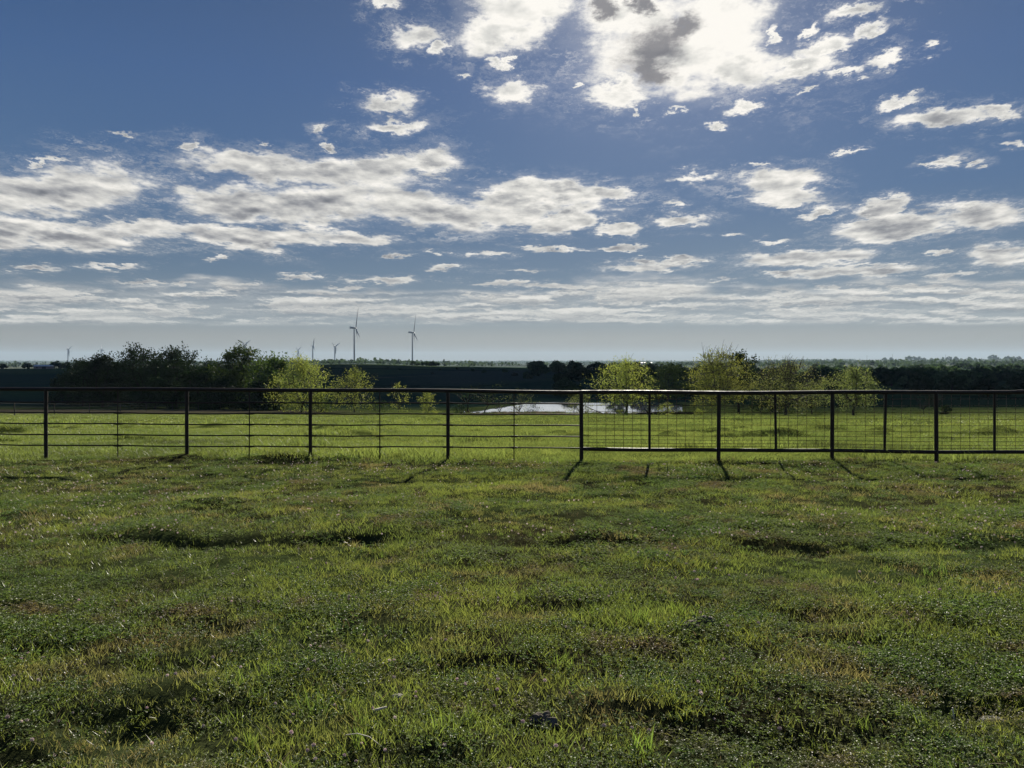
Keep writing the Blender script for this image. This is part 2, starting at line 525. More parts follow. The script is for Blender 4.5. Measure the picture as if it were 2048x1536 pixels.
# picture row at which the ground shows, by distance, for some columns of the photograph
PROFILE = {
    0:    [(20, 880), (30, 857), (50, 841), (75, 832), (95, 827), (118, 820), (150, 812), (200, 800), (300, 780), (450, 762), (600, 749), (800, 740), (950, 737.5), (1400, 738), (2000, 733), (3500, 729), (6000, 725.5), (9000, 722), (16000, 721.6)],
    450:  [(20, 880), (30, 857), (50, 841), (75, 832.5), (95, 827.5), (118, 821), (150, 812), (200, 800), (300, 781), (450, 759), (600, 746), (800, 736), (950, 733), (1400, 733), (2000, 730), (3500, 728), (6000, 725.5), (9000, 722), (16000, 721.6)],
    720:  [(20, 880), (30, 857), (50, 841), (75, 833), (95, 828.5), (118, 823), (150, 815), (200, 803), (300, 784), (450, 759), (600, 742), (800, 731), (950, 728), (1400, 729), (2000, 727.6), (3500, 727), (6000, 724.5), (9000, 722), (16000, 721.6)],
    900:  [(20, 880), (30, 857), (50, 841), (75, 833), (95, 829.5), (118, 828.0), (150, 814), (200, 801), (300, 782), (450, 758), (600, 744), (800, 735), (950, 733), (1400, 734), (2000, 731), (3500, 728.5), (6000, 726), (9000, 722.3), (16000, 721.8)],
    1100: [(20, 880), (30, 857), (50, 841), (75, 833.5), (95, 830), (108, 829.5), (118, 829), (150, 806), (158, 801), (200, 790), (300, 769), (450, 753), (600, 743), (800, 737), (1400, 735), (2000, 732), (3500, 729), (6000, 726), (9000, 722.3), (16000, 721.8)],
    1330: [(20, 880), (30, 857), (50, 841), (75, 833.5), (95, 831), (108, 830), (118, 829), (150, 807), (158, 803), (200, 792), (300, 771), (450, 757), (600, 748), (800, 741), (1400, 736), (2000, 732), (3500, 729), (6000, 725), (9000, 722), (16000, 721.6)],
    1650: [(20, 880), (30, 857), (50, 842), (75, 835), (95, 831.5), (118, 828), (150, 818), (200, 803), (250, 791), (400, 769), (600, 754), (900, 743), (1400, 735), (2000, 730), (3500, 724.5), (5000, 720.5), (9000, 720.2), (16000, 720)],
    2048: [(20, 880), (30, 857), (50, 842), (75, 835), (95, 831.5), (118, 828), (150, 818), (200, 803), (250, 790), (400, 768), (600, 752), (900, 741), (1400, 733), (2000, 728), (3500, 722), (4500, 718.8), (9000, 719), (16000, 719)],
}
_LD = np.linspace(math.log(13.5), math.log(30000), 1500)


def _profile(rows):
    ds = [13.5] + [r[0] for r in rows] + [30000]
    zs = [0.0] + [EYE + r[0] * ray(1024, r[1])[1] for r in rows]
    zs.append(zs[-1] * 30000 / rows[-1][0])
    z = np.interp(np.exp(_LD), ds, zs)
    k = np.exp(-0.5 * (np.linspace(-2, 2, 29)) ** 2)
    k /= k.sum()
    return np.convolve(np.pad(z, 14, mode='edge'), k, 'valid')


_COLS = sorted(PROFILE)
_TAB = np.array([_profile(PROFILE[c]) for c in _COLS])

POND_Z = EYE + 150 * ray(1100, 805.0)[1]
# pond outline: picture column, near distance, far distance
POND = [(928, 119, 121), (960, 117.5, 126), (1010, 117, 136), (1050, 117, 147), (1090, 117, 152), (1150, 117, 151), (1230, 117, 149), (1310, 117.5, 149), (1345, 119, 144), (1365, 124, 136)]

# banks, hollows and mounds in the near turf: picture column, row, radius across, radius along, height
def _ground_d(py):
    return -EYE / ray(1024, py)[1]


DENTS = []
for px, py, rx, ry, hh in [(235, 1428, .38, .16, -.11), (715, 1080, .36, .16, -.15), (600, 1086, .25, .12, -.06), (405, 1090, .40, .14, -.05), (1180, 1090, .75, .15, -.06),
                           (1640, 1095, .6, .15, -.07), (1900, 1092, .5, .16, -.07), (1395, 1448, .26, .10, -.05), (1570, 1470, .28, .12, -.09), (1090, 1432, .12, .06, .03),
                           (1935, 1408, .3, .09, -.08), (1730, 1290, .35, .1, -.06), (1630, 1240, .3, .1, -.06), (930, 1335, .4, .14, -.05), (40, 1500, .35, .14, -.09),
                           (350, 1330, .3, .1, -.06), (880, 1480, .3, .12, .05), (1250, 1400, .3, .12, .04), (430, 1260, .2, .1, -.06), (100, 1300, .3, .1, -.05), (480, 1500, .2, .1, -.07),
                           (1080, 1230, .35, .1, -.05), (1480, 1320, .3, .1, -.04), (590, 918, .6, .25, .10), (350, 918, .7, .3, .08), (440, 1012, .6, .25, .09)]:
    d0 = _ground_d(py)
    DENTS.append((ray(px, py)[0] * d0, d0, rx, ry, hh))


def ground_z(X, Y):
    X, Y = np.asarray(X, float), np.asarray(Y, float)
    hyp = np.hypot(X, Y)
    d = np.maximum(Y, 0.4 * hyp)
    px = np.clip(1024 + FOC * X / np.maximum(d, 1e-3), 0, 2048)
    ld = np.log(np.clip(d, 13.5, 29000))
    fi = (ld - _LD[0]) / (_LD[1] - _LD[0])
    i0 = np.clip(fi.astype(int), 0, len(_LD) - 2)
    fr = fi - i0
    zc = [_TAB[k][i0] * (1 - fr) + _TAB[k][i0 + 1] * fr for k in range(len(_COLS))]
    z = np.zeros_like(d)
    for k in range(len(_COLS) - 1):
        t = (px - _COLS[k]) / (_COLS[k + 1] - _COLS[k])
        sel = (t >= 0) & (t <= 1)
        ts = t * t * (3 - 2 * t)
        z = np.where(sel, zc[k] * (1 - ts) + zc[k + 1] * ts, z)
    z = np.where(d <= 13.5, 0.0, z - _TAB[0][0] * np.exp(-(d - 13.5) / 3))
    # undulation
    z = z + np.clip((d - 1200) / 4000, 0, 1) * fbm(X / 900, Y / 900, 5) * 9
    z = z + np.clip((d - 130) / 300, 0, 1) * np.clip(2500 / d, 0, 1) * fbm(X / 60, Y / 60, 8) * 1.2
    near = np.clip(1 - (d - 14) / 110, 0, 1)
    z = z + near * (fbm(X / 2.3, Y / 1.6, 1) * .085 + fbm(X / .55, Y / .45, 2, 2) * .062)
    z = z + np.clip((d - 14) / 10, 0, 1) * near * np.maximum(fbm(X / 1.6, Y / 1.1, 31, 2) - .19, 0) * 1.3
    # worn step across the turf, higher beyond
    yb = 7.02 + .22 * fbm(X / 1.3, Y * 0, 11) * 2
    amp = .045 * np.clip(.35 + 2.2 * fbm(X / .9 + 40, Y * 0, 12), 0.05, 1.2)
    s = np.clip((Y - yb) / .10, 0, 1)
    z = z + amp * s * s * (3 - 2 * s) * np.clip(1 - (Y - yb) / 2.6, 0, 1) * (np.abs(X) < 14)
    for dx, dy, rx, ry, hh in DENTS:
        q = ((X - dx) / rx) ** 2 + ((Y - dy) / ry) ** 2
        z = z + hh * np.exp(-q * 0.9)
    # pond bed
    pc = np.array(POND, float)
    pxx = 1024 + FOC * X / np.maximum(Y, 1)
    n_ = np.interp(pxx, pc[:, 0], pc[:, 1], left=1e6, right=1e6)
    f_ = np.interp(pxx, pc[:, 0], pc[:, 2], left=-1e6, right=-1e6)
    wob = fbm(X / 4, Y / 4, 21) * 2.0
    ins = np.clip(np.minimum(Y - n_ + wob, f_ - Y + wob) / 2.0, -3, 1)
    bank = (Y > 100) & (Y < 170) & (ins > -3)
    z = np.where(bank, np.where(ins > 0, np.minimum(z, POND_Z - .9 * ins + .03), np.maximum(z, POND_Z + np.clip(-ins, 0, 1) * .30)), z)
    return z


def gz(x, y):
    return float(ground_z(np.array([x]), np.array([y]))[0])


def spot(px, d, lift=0.0):
    x = ray(px, 780)[0] * d
    return Vector((x, d, gz(x, d) + lift))


# fence line
FENCE = [(-760, 917.5), (-480, 917.5), (-200, 917.5), (92, 918.5), (374, 918), (621, 919.5), (896, 922), (1163, 925), (1437, 924), (1664, 921.5), (1873, 921.5), (2120, 921), (2390, 921), (2660, 921)]


def fence_point(px):
    xs = [f[0] for f in FENCE]
    py = float(np.interp(px, xs, [f[1] for f in FENCE]))
    d = _ground_d(py)
    return ray(px, py)[0] * d, d


_fx = np.array([fence_point(f[0])[0] for f in FENCE])
_fy = np.array([fence_point(f[0])[1] for f in FENCE])


def fence_y(X):
    return np.interp(X, _fx, _fy)


def ground_colour(X, Y):
    """colour of the ground cover: bare soil under the turf, field grass, brown strip, hill pasture with cloud shade painted in, plain with haze painted in"""
    n = len(X)
    c = np.zeros((n, 3))
    d = np.maximum(Y, .4 * np.hypot(X, Y))
    px = 1024 + FOC * X / np.maximum(Y, 1)
    soil, turf = np.array((.028, .027, .014)), np.array((.030, .042, .015))
    f = np.clip(fbm(X / 1.2, Y / 1.2, 40) * 2 + .5, 0, 1)[:, None]
    c[:] = soil * (1 - f) + turf * f

    def lay(col, w):
        nonlocal c
        w = np.clip(w, 0, 1)[:, None]
        c = c * (1 - w) + np.array(col) * w

    lay((.100, .125, .030), (Y - fence_y(X) + .1) / .5)
    lay((.075, .098, .030), (d - 80) / 30)
    # brown weedy strip at the left edge of the field and along the pond bank
    w = fbm(X / 6, Y / 6, 44) * .8 + 1.0
    edge = 88 + 6 * fbm(X / 9, Y / 30, 45)
    lay((.074, .064, .044), np.clip((Y - edge) / 6, 0, 1) * np.clip((128 - Y) / 8, 0, 1) * np.clip((760 - px) / 150, 0, 1) * w)
    lay((.090, .070, .048), np.clip((Y - 106) / 4, 0, 1) * np.clip((122 - Y) / 3, 0, 1) * np.clip((1180 - px) / 60, 0, 1) * np.clip((px - 900) / 60, 0, 1) * w)
    # pasture on the rise, its cloud shade put into the dark colour
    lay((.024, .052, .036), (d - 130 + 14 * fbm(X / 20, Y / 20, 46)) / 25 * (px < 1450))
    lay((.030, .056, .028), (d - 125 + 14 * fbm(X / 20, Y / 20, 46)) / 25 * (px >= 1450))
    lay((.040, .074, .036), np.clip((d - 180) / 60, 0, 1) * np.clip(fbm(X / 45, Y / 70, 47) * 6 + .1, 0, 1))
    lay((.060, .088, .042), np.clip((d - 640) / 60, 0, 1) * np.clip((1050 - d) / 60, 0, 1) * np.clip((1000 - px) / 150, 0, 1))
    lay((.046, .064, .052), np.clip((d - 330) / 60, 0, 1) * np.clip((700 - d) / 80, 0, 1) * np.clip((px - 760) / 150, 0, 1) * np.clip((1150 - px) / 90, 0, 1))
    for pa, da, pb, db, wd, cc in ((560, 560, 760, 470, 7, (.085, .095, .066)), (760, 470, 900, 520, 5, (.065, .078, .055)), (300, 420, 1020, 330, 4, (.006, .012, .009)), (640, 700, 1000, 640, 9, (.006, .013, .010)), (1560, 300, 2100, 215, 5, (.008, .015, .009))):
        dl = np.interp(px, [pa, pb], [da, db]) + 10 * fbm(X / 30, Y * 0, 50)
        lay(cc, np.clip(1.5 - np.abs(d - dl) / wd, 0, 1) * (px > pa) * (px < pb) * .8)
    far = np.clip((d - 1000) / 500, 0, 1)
    lay((.085, .106, .092), far)  # far ground painted paler and bluer to add to the haze
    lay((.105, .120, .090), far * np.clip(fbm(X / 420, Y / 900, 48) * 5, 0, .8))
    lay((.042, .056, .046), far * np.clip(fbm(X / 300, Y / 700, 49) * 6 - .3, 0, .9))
    return c


def build_ground():
    rings = [0.4, 0.9, 1.5, 2.0]
    r = 2.35
    while r < 16:
        rings.append(r)
        r += .062
    while r < 130:
        rings.append(r)
        r *= 1.011
    while r < 16000:
        rings.append(r)
        r *= 1.028
    rings = np.array(rings)
    front = np.linspace(-R(47), R(47), 430)
    back = np.linspace(R(47), 2 * math.pi - R(47), 64)[1:-1]
    ang = np.concatenate([front, back])
    na, nr = len(ang), len(rings)
    A, RR = np.meshgrid(ang, rings)
    X, Y = (RR * np.sin(A)).ravel(), (RR * np.cos(A)).ravel()
    Z = ground_z(X, Y)
    V = np.column_stack([X, Y, Z])
    V = np.vstack([V, [[0, 0, gz(0, 0)]]])
    i, j = np.meshgrid(np.arange(nr - 1), np.arange(na), indexing='ij')
    j2 = (j + 1) % na
    F = np.stack([i * na + j, (i + 1) * na + j, (i + 1) * na + j2, i * na + j2], -1).reshape(-1, 4)
    m, g, out = new_mat('ground')
    at_ = g.n('ShaderNodeAttribute', attribute_name='cover')
    geo = g.n('ShaderNodeNewGeometry')
    pos = geo.outputs['Position']
    nb = g.noise(pos, 9.0, 5, .65)
    nm = g.noise(pos, .35, 4, .6)
    colr = g.v('MULTIPLY', at_.outputs['Color'], g.xyz(*[g.m('MULTIPLY', g.step(nb, .3, .7, .72, 1.28), g.step(nm, .3, .7, .84, 1.18))] * 3))
    p = g.n('ShaderNodeBsdfPrincipled')
    p.inputs['Roughness'].default_value = 1.0
    p.inputs['Specular IOR Level'].default_value = 0.0
    g.put(p.inputs['Base Color'], colr)
    b = g.n('ShaderNodeBump')
    b.inputs['Strength'].default_value = .6
    b.inputs['Distance'].default_value = .03
    g.put(b.inputs['Height'], g.noise(pos, 25.0, 4, .7))
    m.node_tree.links.new(b.outputs[0], p.inputs['Normal'])
    m.node_tree.links.new(p.outputs[0], out.inputs[0])
    # centre fan closed with quads' degenerate avoided: triangles in a second pass
    me_faces = [tuple(f) for f in F]
    c0 = len(V) - 1
    me_faces += [(c0, k, (k + 1) % na) for k in range(na)]
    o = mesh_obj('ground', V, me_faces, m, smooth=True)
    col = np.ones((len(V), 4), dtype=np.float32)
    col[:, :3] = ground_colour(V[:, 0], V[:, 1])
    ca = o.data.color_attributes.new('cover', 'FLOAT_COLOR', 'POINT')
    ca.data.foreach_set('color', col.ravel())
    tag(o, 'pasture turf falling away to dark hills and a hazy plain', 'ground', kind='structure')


build_ground()


def build_water():
    m, g, out = new_mat('pond water')
    geo = g.n('ShaderNodeNewGeometry')
    p = g.n('ShaderNodeBsdfPrincipled')
    p.inputs['Base Color'].default_value = (.86, .89, .96, 1)
    p.inputs['Metallic'].default_value = .75
    p.inputs['Roughness'].default_value = .03
    p.inputs['IOR'].default_value = 1.45
    b = g.n('ShaderNodeBump')
    b.inputs['Strength'].default_value = .25
    b.inputs['Distance'].default_value = .02
    g.put(b.inputs['Height'], g.noise(g.v('MULTIPLY', geo.outputs['Position'], (1.0, .35, 1.0)), 3.0, 3, .6))
    m.node_tree.links.new(b.outputs[0], p.inputs['Normal'])
    m.node_tree.links.new(p.outputs[0], out.inputs[0])
    pts = [(ray(px, 800)[0] * (n - 3), n - 3) for px, n, f in POND] + [(ray(px, 800)[0] * (f + 3), f + 3) for px, n, f in reversed(POND)]
    x0, x1 = min(q[0] for q in pts) - 4, max(q[0] for q in pts) + 4
    mb = MB()
    mb.poly([(x, y, POND_Z) for x, y in pts])
    o = mb.build('water', m)
    tag(o, 'still pond reflecting the pale sky', 'pond', kind='structure')


build_water()


# ------------------------------------------------------------------ scattered turf
def scatter(name, sources, P, rot, scl, idx, label, cat, kind='stuff'):
    """one object that carries copies of small source meshes at the points P"""
    src = bpy.data.collections.new(name + ' sources')
    for k, (V, F, mat) in enumerate(sources):
        me = bpy.data.meshes.new(f'{name}_source')
        me.from_pydata([tuple(p) for p in V], [], [tuple(f) for f in F])
        me.materials.append(mat)
        so = bpy.data.objects.new(f'{k:02d}_{name}_source', me)
        src.objects.link(so)
    me = bpy.data.meshes.new(name)
    me.vertices.add(len(P))
    me.vertices.foreach_set('co', np.asarray(P, dtype=np.float32).ravel())
    for nm, typ, arr, key in (('rot', 'FLOAT_VECTOR', rot, 'vector'), ('scl', 'FLOAT', scl, 'value'), ('idx', 'INT', idx, 'value')):
        a = me.attributes.new(nm, typ, 'POINT')
        a.data.foreach_set(key, np.ascontiguousarray(arr).ravel())
    o = bpy.data.objects.new(name, me)
    link(o)
    ng = bpy.data.node_groups.new(name, 'GeometryNodeTree')
    ng.interface.new_socket(name='Geometry', in_out='INPUT', socket_type='NodeSocketGeometry')
    ng.interface.new_socket(name='Geometry', in_out='OUTPUT', socket_type='NodeSocketGeometry')
    L = ng.links.new
    gi, go = ng.nodes.new('NodeGroupInput'), ng.nodes.new('NodeGroupOutput')
    iop = ng.nodes.new('GeometryNodeInstanceOnPoints')
    ci = ng.nodes.new('GeometryNodeCollectionInfo')
    ci.inputs['Collection'].default_value = src
    ci.inputs['Separate Children'].default_value = True
    ci.inputs['Reset Children'].default_value = True
    iop.inputs['Pick Instance'].default_value = True

    def attr(nm, t):
        n = ng.nodes.new('GeometryNodeInputNamedAttribute')
        n.data_type = t
        n.inputs['Name'].default_value = nm
        return n.outputs[0]

    e2r = ng.nodes.new('FunctionNodeEulerToRotation')
    L(attr('rot', 'FLOAT_VECTOR'), e2r.inputs[0])
    L(gi.outputs[0], iop.inputs['Points'])
    L(ci.outputs[0], iop.inputs['Instance'])
    L(e2r.outputs[0], iop.inputs['Rotation'])
    L(attr('scl', 'FLOAT'), iop.inputs['Scale'])
    L(attr('idx', 'INT'), iop.inputs['Instance Index'])
    L(iop.outputs[0], go.inputs[0])
    md = o.modifiers.new('scatter', 'NODES')
    md.node_group = ng
    tag(o, label, cat, kind=kind)
    return o


def blades(rng, n, rad, h0, h1, w, lean=.5, segs=3):
    V, F = [], []
    for _ in range(n):
        a, r = rng.uniform(0, 2 * math.pi), rad * math.sqrt(rng.random())
        bx, by = r * math.cos(a), r * math.sin(a)
        h = rng.uniform(h0, h1)
        la = rng.uniform(0, 2 * math.pi)
        le = h * lean * rng.uniform(.3, 1.4)
        fa = rng.uniform(0, math.pi)
        wx, wy = math.cos(fa), math.sin(fa)
        ww = w * rng.uniform(.7, 1.3)
        b0 = len(V)
        for s in range(segs):
            t = s / segs
            cx, cy, cz = bx + le * t * t * math.cos(la), by + le * t * t * math.sin(la), h * t * (1 - .15 * t) - .012
            hw = ww * .5 * (1 - .55 * t * t)
            V += [(cx - wx * hw, cy - wy * hw, cz), (cx + wx * hw, cy + wy * hw, cz)]
        V.append((bx + le * math.cos(la), by + le * math.sin(la), h * .85))
        for s in range(segs - 1):
            q = b0 + 2 * s
            F.append((q, q + 1, q + 3, q + 2))
        q = b0 + 2 * (segs - 1)
        F.append((q, q + 1, q + 2))
    return V, F


def clover_leaves(rng, n, rad, h0, h1, s):
    V, F = [], []
    for _ in range(n):
        a, r = rng.uniform(0, 2 * math.pi), rad * math.sqrt(rng.random())
        c = Vector((r * math.cos(a), r * math.sin(a), rng.uniform(h0, h1)))
        nx, ny = rng.gauss(0, .38), rng.gauss(0, .38)
        nrm = Vector((nx, ny, 1)).normalized()
        t = nrm.orthogonal().normalized()
        b = nrm.cross(t)
        ss = s * rng.uniform(.7, 1.25)
        a0 = rng.uniform(0, 6.28)
        for k in range(3):
            an = a0 + k * 2.094
            dd = t * math.cos(an) + b * math.sin(an)
            pp = nrm.cross(dd)
            fold = nrm * (.22 * ss)
            b0 = len(V)
            V += [c, c + dd * ss * .55 + pp * ss * .42 + fold, c + dd * ss * 1.0, c + dd * ss * .55 - pp * ss * .42 + fold]
            F += [(b0, b0 + 1, b0 + 2), (b0, b0 + 2, b0 + 3)]
    return V, F


rng = random.Random(7)
npr = np.random.default_rng(11)


def normals(X, Y, e=.08):
    zx = (ground_z(X + e, Y) - ground_z(X - e, Y)) / (2 * e)
    zy = (ground_z(X, Y + e) - ground_z(X, Y - e)) / (2 * e)
    return zx, zy


def sample_area(d0, d1, per_m2_at, spread=.74, margin=3.2):
    """random points between two distances, inside a wedge wider than the frame; density may fall with distance"""
    xs, ys = [], []
    d = d0
    while d < d1:
        st = max(.4, d * .05)
        w = spread * d + margin
        n = int(per_m2_at(d) * 2 * w * st)
        xs.append(npr.uniform(-w, w, n))
        ys.append(npr.uniform(d, d + st, n))
        d += st
    return np.concatenate(xs), np.concatenate(ys)


def bare(X, Y):
    """worn patches with little grass: 1 = bare"""
    b = np.zeros_like(X)
    for px, py, rx, ry in [(1995, 1090, .55, .22), (410, 1087, .5, .18), (1570, 1500, .22, .10), (1940, 1412, .3, .1), (235, 1432, .26, .1), (715, 1086, .4, .12), (1395, 1452, .22, .09),
                           (1090, 1434, .15, .07), (1570, 1474, .2, .08), (1390, 1262, .14, .07), (1640, 1097, .35, .12)]:
        d0 = _ground_d(py)
        q = ((X - ray(px, py)[0] * d0) / rx) ** 2 + ((Y - d0) / ry) ** 2
        b = np.maximum(b, np.clip(1.35 - q, 0, 1))
    b = np.maximum(b, np.clip((fbm(X / .8, Y / .55, 61) - .22) * 8, 0, .85))
    return b


def build_turf():
    srcs = []
    for k in range(3):
        srcs.append((*blades(rng, 40, .11, .018, .048, .0036, .8), M['grass']))          # 0-2 short turf
    for k in range(2):
        srcs.append((*clover_leaves(rng, 60, .11, .012, .036, .0095), M['clover']))       # 3-4 clover
    for k in range(2):
        srcs.append((*blades(rng, 26, .06, .05, .12, .0045, .6, 4), M['grass_tall']))     # 5-6 taller tufts
    srcs.append((*blades(rng, 9, .10, .03, .09, .0028, 1.2), M['dry_grass']))             # 7 dry stalks
    X, Y = sample_area(1.6, 13.4, lambda d: 190 if d < 5.5 else 135)
    ok = Y < fence_y(X) + .1
    X, Y = X[ok], Y[ok]
    kill = npr.random(len(X)) < bare(X, Y) * .80
    X, Y = X[~kill], Y[~kill]
    n = len(X)
    cl = fbm(X / 1.1, Y / .8, 62)
    tl = fbm(X / 1.0 + 9, Y / .75, 63)
    rr = npr.random(n)
    idx = npr.integers(0, 3, n)
    idx = np.where(rr < np.clip(.38 + cl * 1.5, .08, .8), npr.integers(3, 5, n), idx)
    tall = npr.random(n) < np.clip(-.03 + tl * .42 + np.clip((4.3 - Y) * .09, 0, .12), .002, .24)
    tall |= (npr.random(n) < .45) & (np.abs(Y - fence_y(X) + .05) < .16)
    idx = np.where(tall, npr.integers(5, 7, n), idx)
    idx = np.where(npr.random(n) < .07 + np.clip((Y - 4.5) / 5, 0, 1) * np.clip(.22 + .9 * fbm(X / 2.2, Y / 1.5, 66), .05, .5), 7, idx)
    scl = npr.uniform(.75, 1.3, n) * np.clip(1 + fbm(X / .9, Y / .7, 64) * 1.1, .55, 1.6) * np.where(idx < 5, 1.0, np.clip(.85 - (Y - 3) * .07, .45, .85))
    zx, zy = normals(X, Y)
    rot = np.column_stack([zy * .8, -zx * .8, npr.uniform(0, 6.283, n)])
    P = np.column_stack([X, Y, ground_z(X, Y)])
    scatter('grass', srcs, P, rot, scl, idx.astype(np.int32), 'short mixed turf of grass and clover in front of the fence', 'grass')

    # the field beyond the fence
    s2 = []
    for k in range(3):
        s2.append((*blades(rng, 90, .30, .03, .065, .008, .8, 2), M['field_grass']))       # 0-2
    for k in range(2):
        s2.append((*blades(rng, 100, .75, .04, .09, .022, .8, 2), M['field_grass']))       # 3-4 farther
    s2.append((*blades(rng, 60, .22, .08, .18, .009, .7, 3), M['field_grass']))           # 5 tussock
    X1, Y1 = sample_area(12.2, 30, lambda d: 22 if d < 20 else 15)
    X2, Y2 = sample_area(30, 152, lambda d: 3.4 if d < 55 else 1.9 if d < 104 else 1.3)
    ok = Y1 > fence_y(X1) - .05
    X1, Y1 = X1[ok], Y1[ok]
    px2 = 1024 + FOC * X2 / Y2
    ok = ~((px2 < 760) & (Y2 > 88 + 6 * fbm(X2 / 9, Y2 / 30, 45)))
    X2, Y2, px2 = X2[ok], Y2[ok], px2[ok]
    ok = (Y2 < 104) | (px2 > 1360) | ((px2 < 930) & (Y2 < 130))
    X2, Y2 = X2[ok], Y2[ok]
    i1 = npr.integers(0, 3, len(X1))
    t1 = (npr.random(len(X1)) < np.clip(.0 + (fbm(X1 / 1.6, Y1 / 1.1, 31, 2) - .16) * 3, .004, .6)) | ((npr.random(len(X1)) < .06) & (Y1 - fence_y(X1) < .22))
    i1 = np.where(t1, 5, i1)
    i2 = npr.integers(3, 5, len(X2))
    X, Y, idx = np.concatenate([X1, X2]), np.concatenate([Y1, Y2]), np.concatenate([i1, i2])
    n = len(X)
    scl = npr.uniform(.75, 1.3, n) * np.clip(1 + fbm(X / 2.2, Y / 2.2, 65) * 1.0, .6, 1.5)
    zx, zy = normals(X, Y, .3)
    rot = np.column_stack([zy * .8, -zx * .8, npr.uniform(0, 6.283, n)])
    P = np.column_stack([X, Y, ground_z(X, Y)])
    scatter('field_grass', s2, P, rot, scl, idx.astype(np.int32), 'bright green grazed grass of the field beyond the fence', 'grass')


build_turf()


def build_bank_weeds():
    srcs = [(*blades(rng, 40, .30, .15, .42, .018, .5, 2), M['dry_grass']), (*blades(rng, 34, .30, .15, .40, .020, .5, 2), M['clover'])]
    n = 520
    Y = npr.uniform(111.5, 117.0, n)
    px = np.concatenate([npr.uniform(985, 1135, 300), npr.uniform(930, 1360, n - 300)])
    X = (px - 1024) / FOC * Y
    P = np.column_stack([X, Y, ground_z(X, Y)])
    rot = np.column_stack([npr.normal(0, .1, n), npr.normal(0, .1, n), npr.uniform(0, 6.28, n)])
    scatter('bank_weeds', srcs, P, rot, npr.uniform(.6, 1.3, n), npr.integers(0, 2, n).astype(np.int32), 'brown weeds along the near bank of the pond', 'weeds')


build_bank_weeds()


# ------------------------------------------------------------------ small things on the turf
def turf_spot(px, py):
    d = _ground_d(py)
    x = ray(px, py)[0] * d
    return Vector((x, d, gz(x, d)))


def lump(name, loc, size, mat, seed, sub=3, rough=.25, flat=.75):
    bm = bmesh.new()
    bmesh.ops.create_icosphere(bm, subdivisions=sub, radius=1.0)
    r_ = random.Random(seed)
    off = Vector((r_.uniform(0, 50), r_.uniform(0, 50), r_.uniform(0, 50)))
    from mathutils import noise as mn
    for v in bm.verts:
        p = v.co.copy()
        k = 1 + rough * (mn.noise(p * 1.3 + off) * 1.2 + mn.noise(p * 3.5 + off) * .8 + mn.noise(p * 8 + off) * .35)
        v.co = Vector((p.x * size[0] * k, p.y * size[1] * k, (p.z * k * (1 if p.z > 0 else .4) * flat) * size[2]))
    me = bpy.data.meshes.new(name)
    bm.to_mesh(me)
    bm.free()
    me.materials.append(mat)
    o = bpy.data.objects.new(name, me)
    o.location = loc
    return link(o)


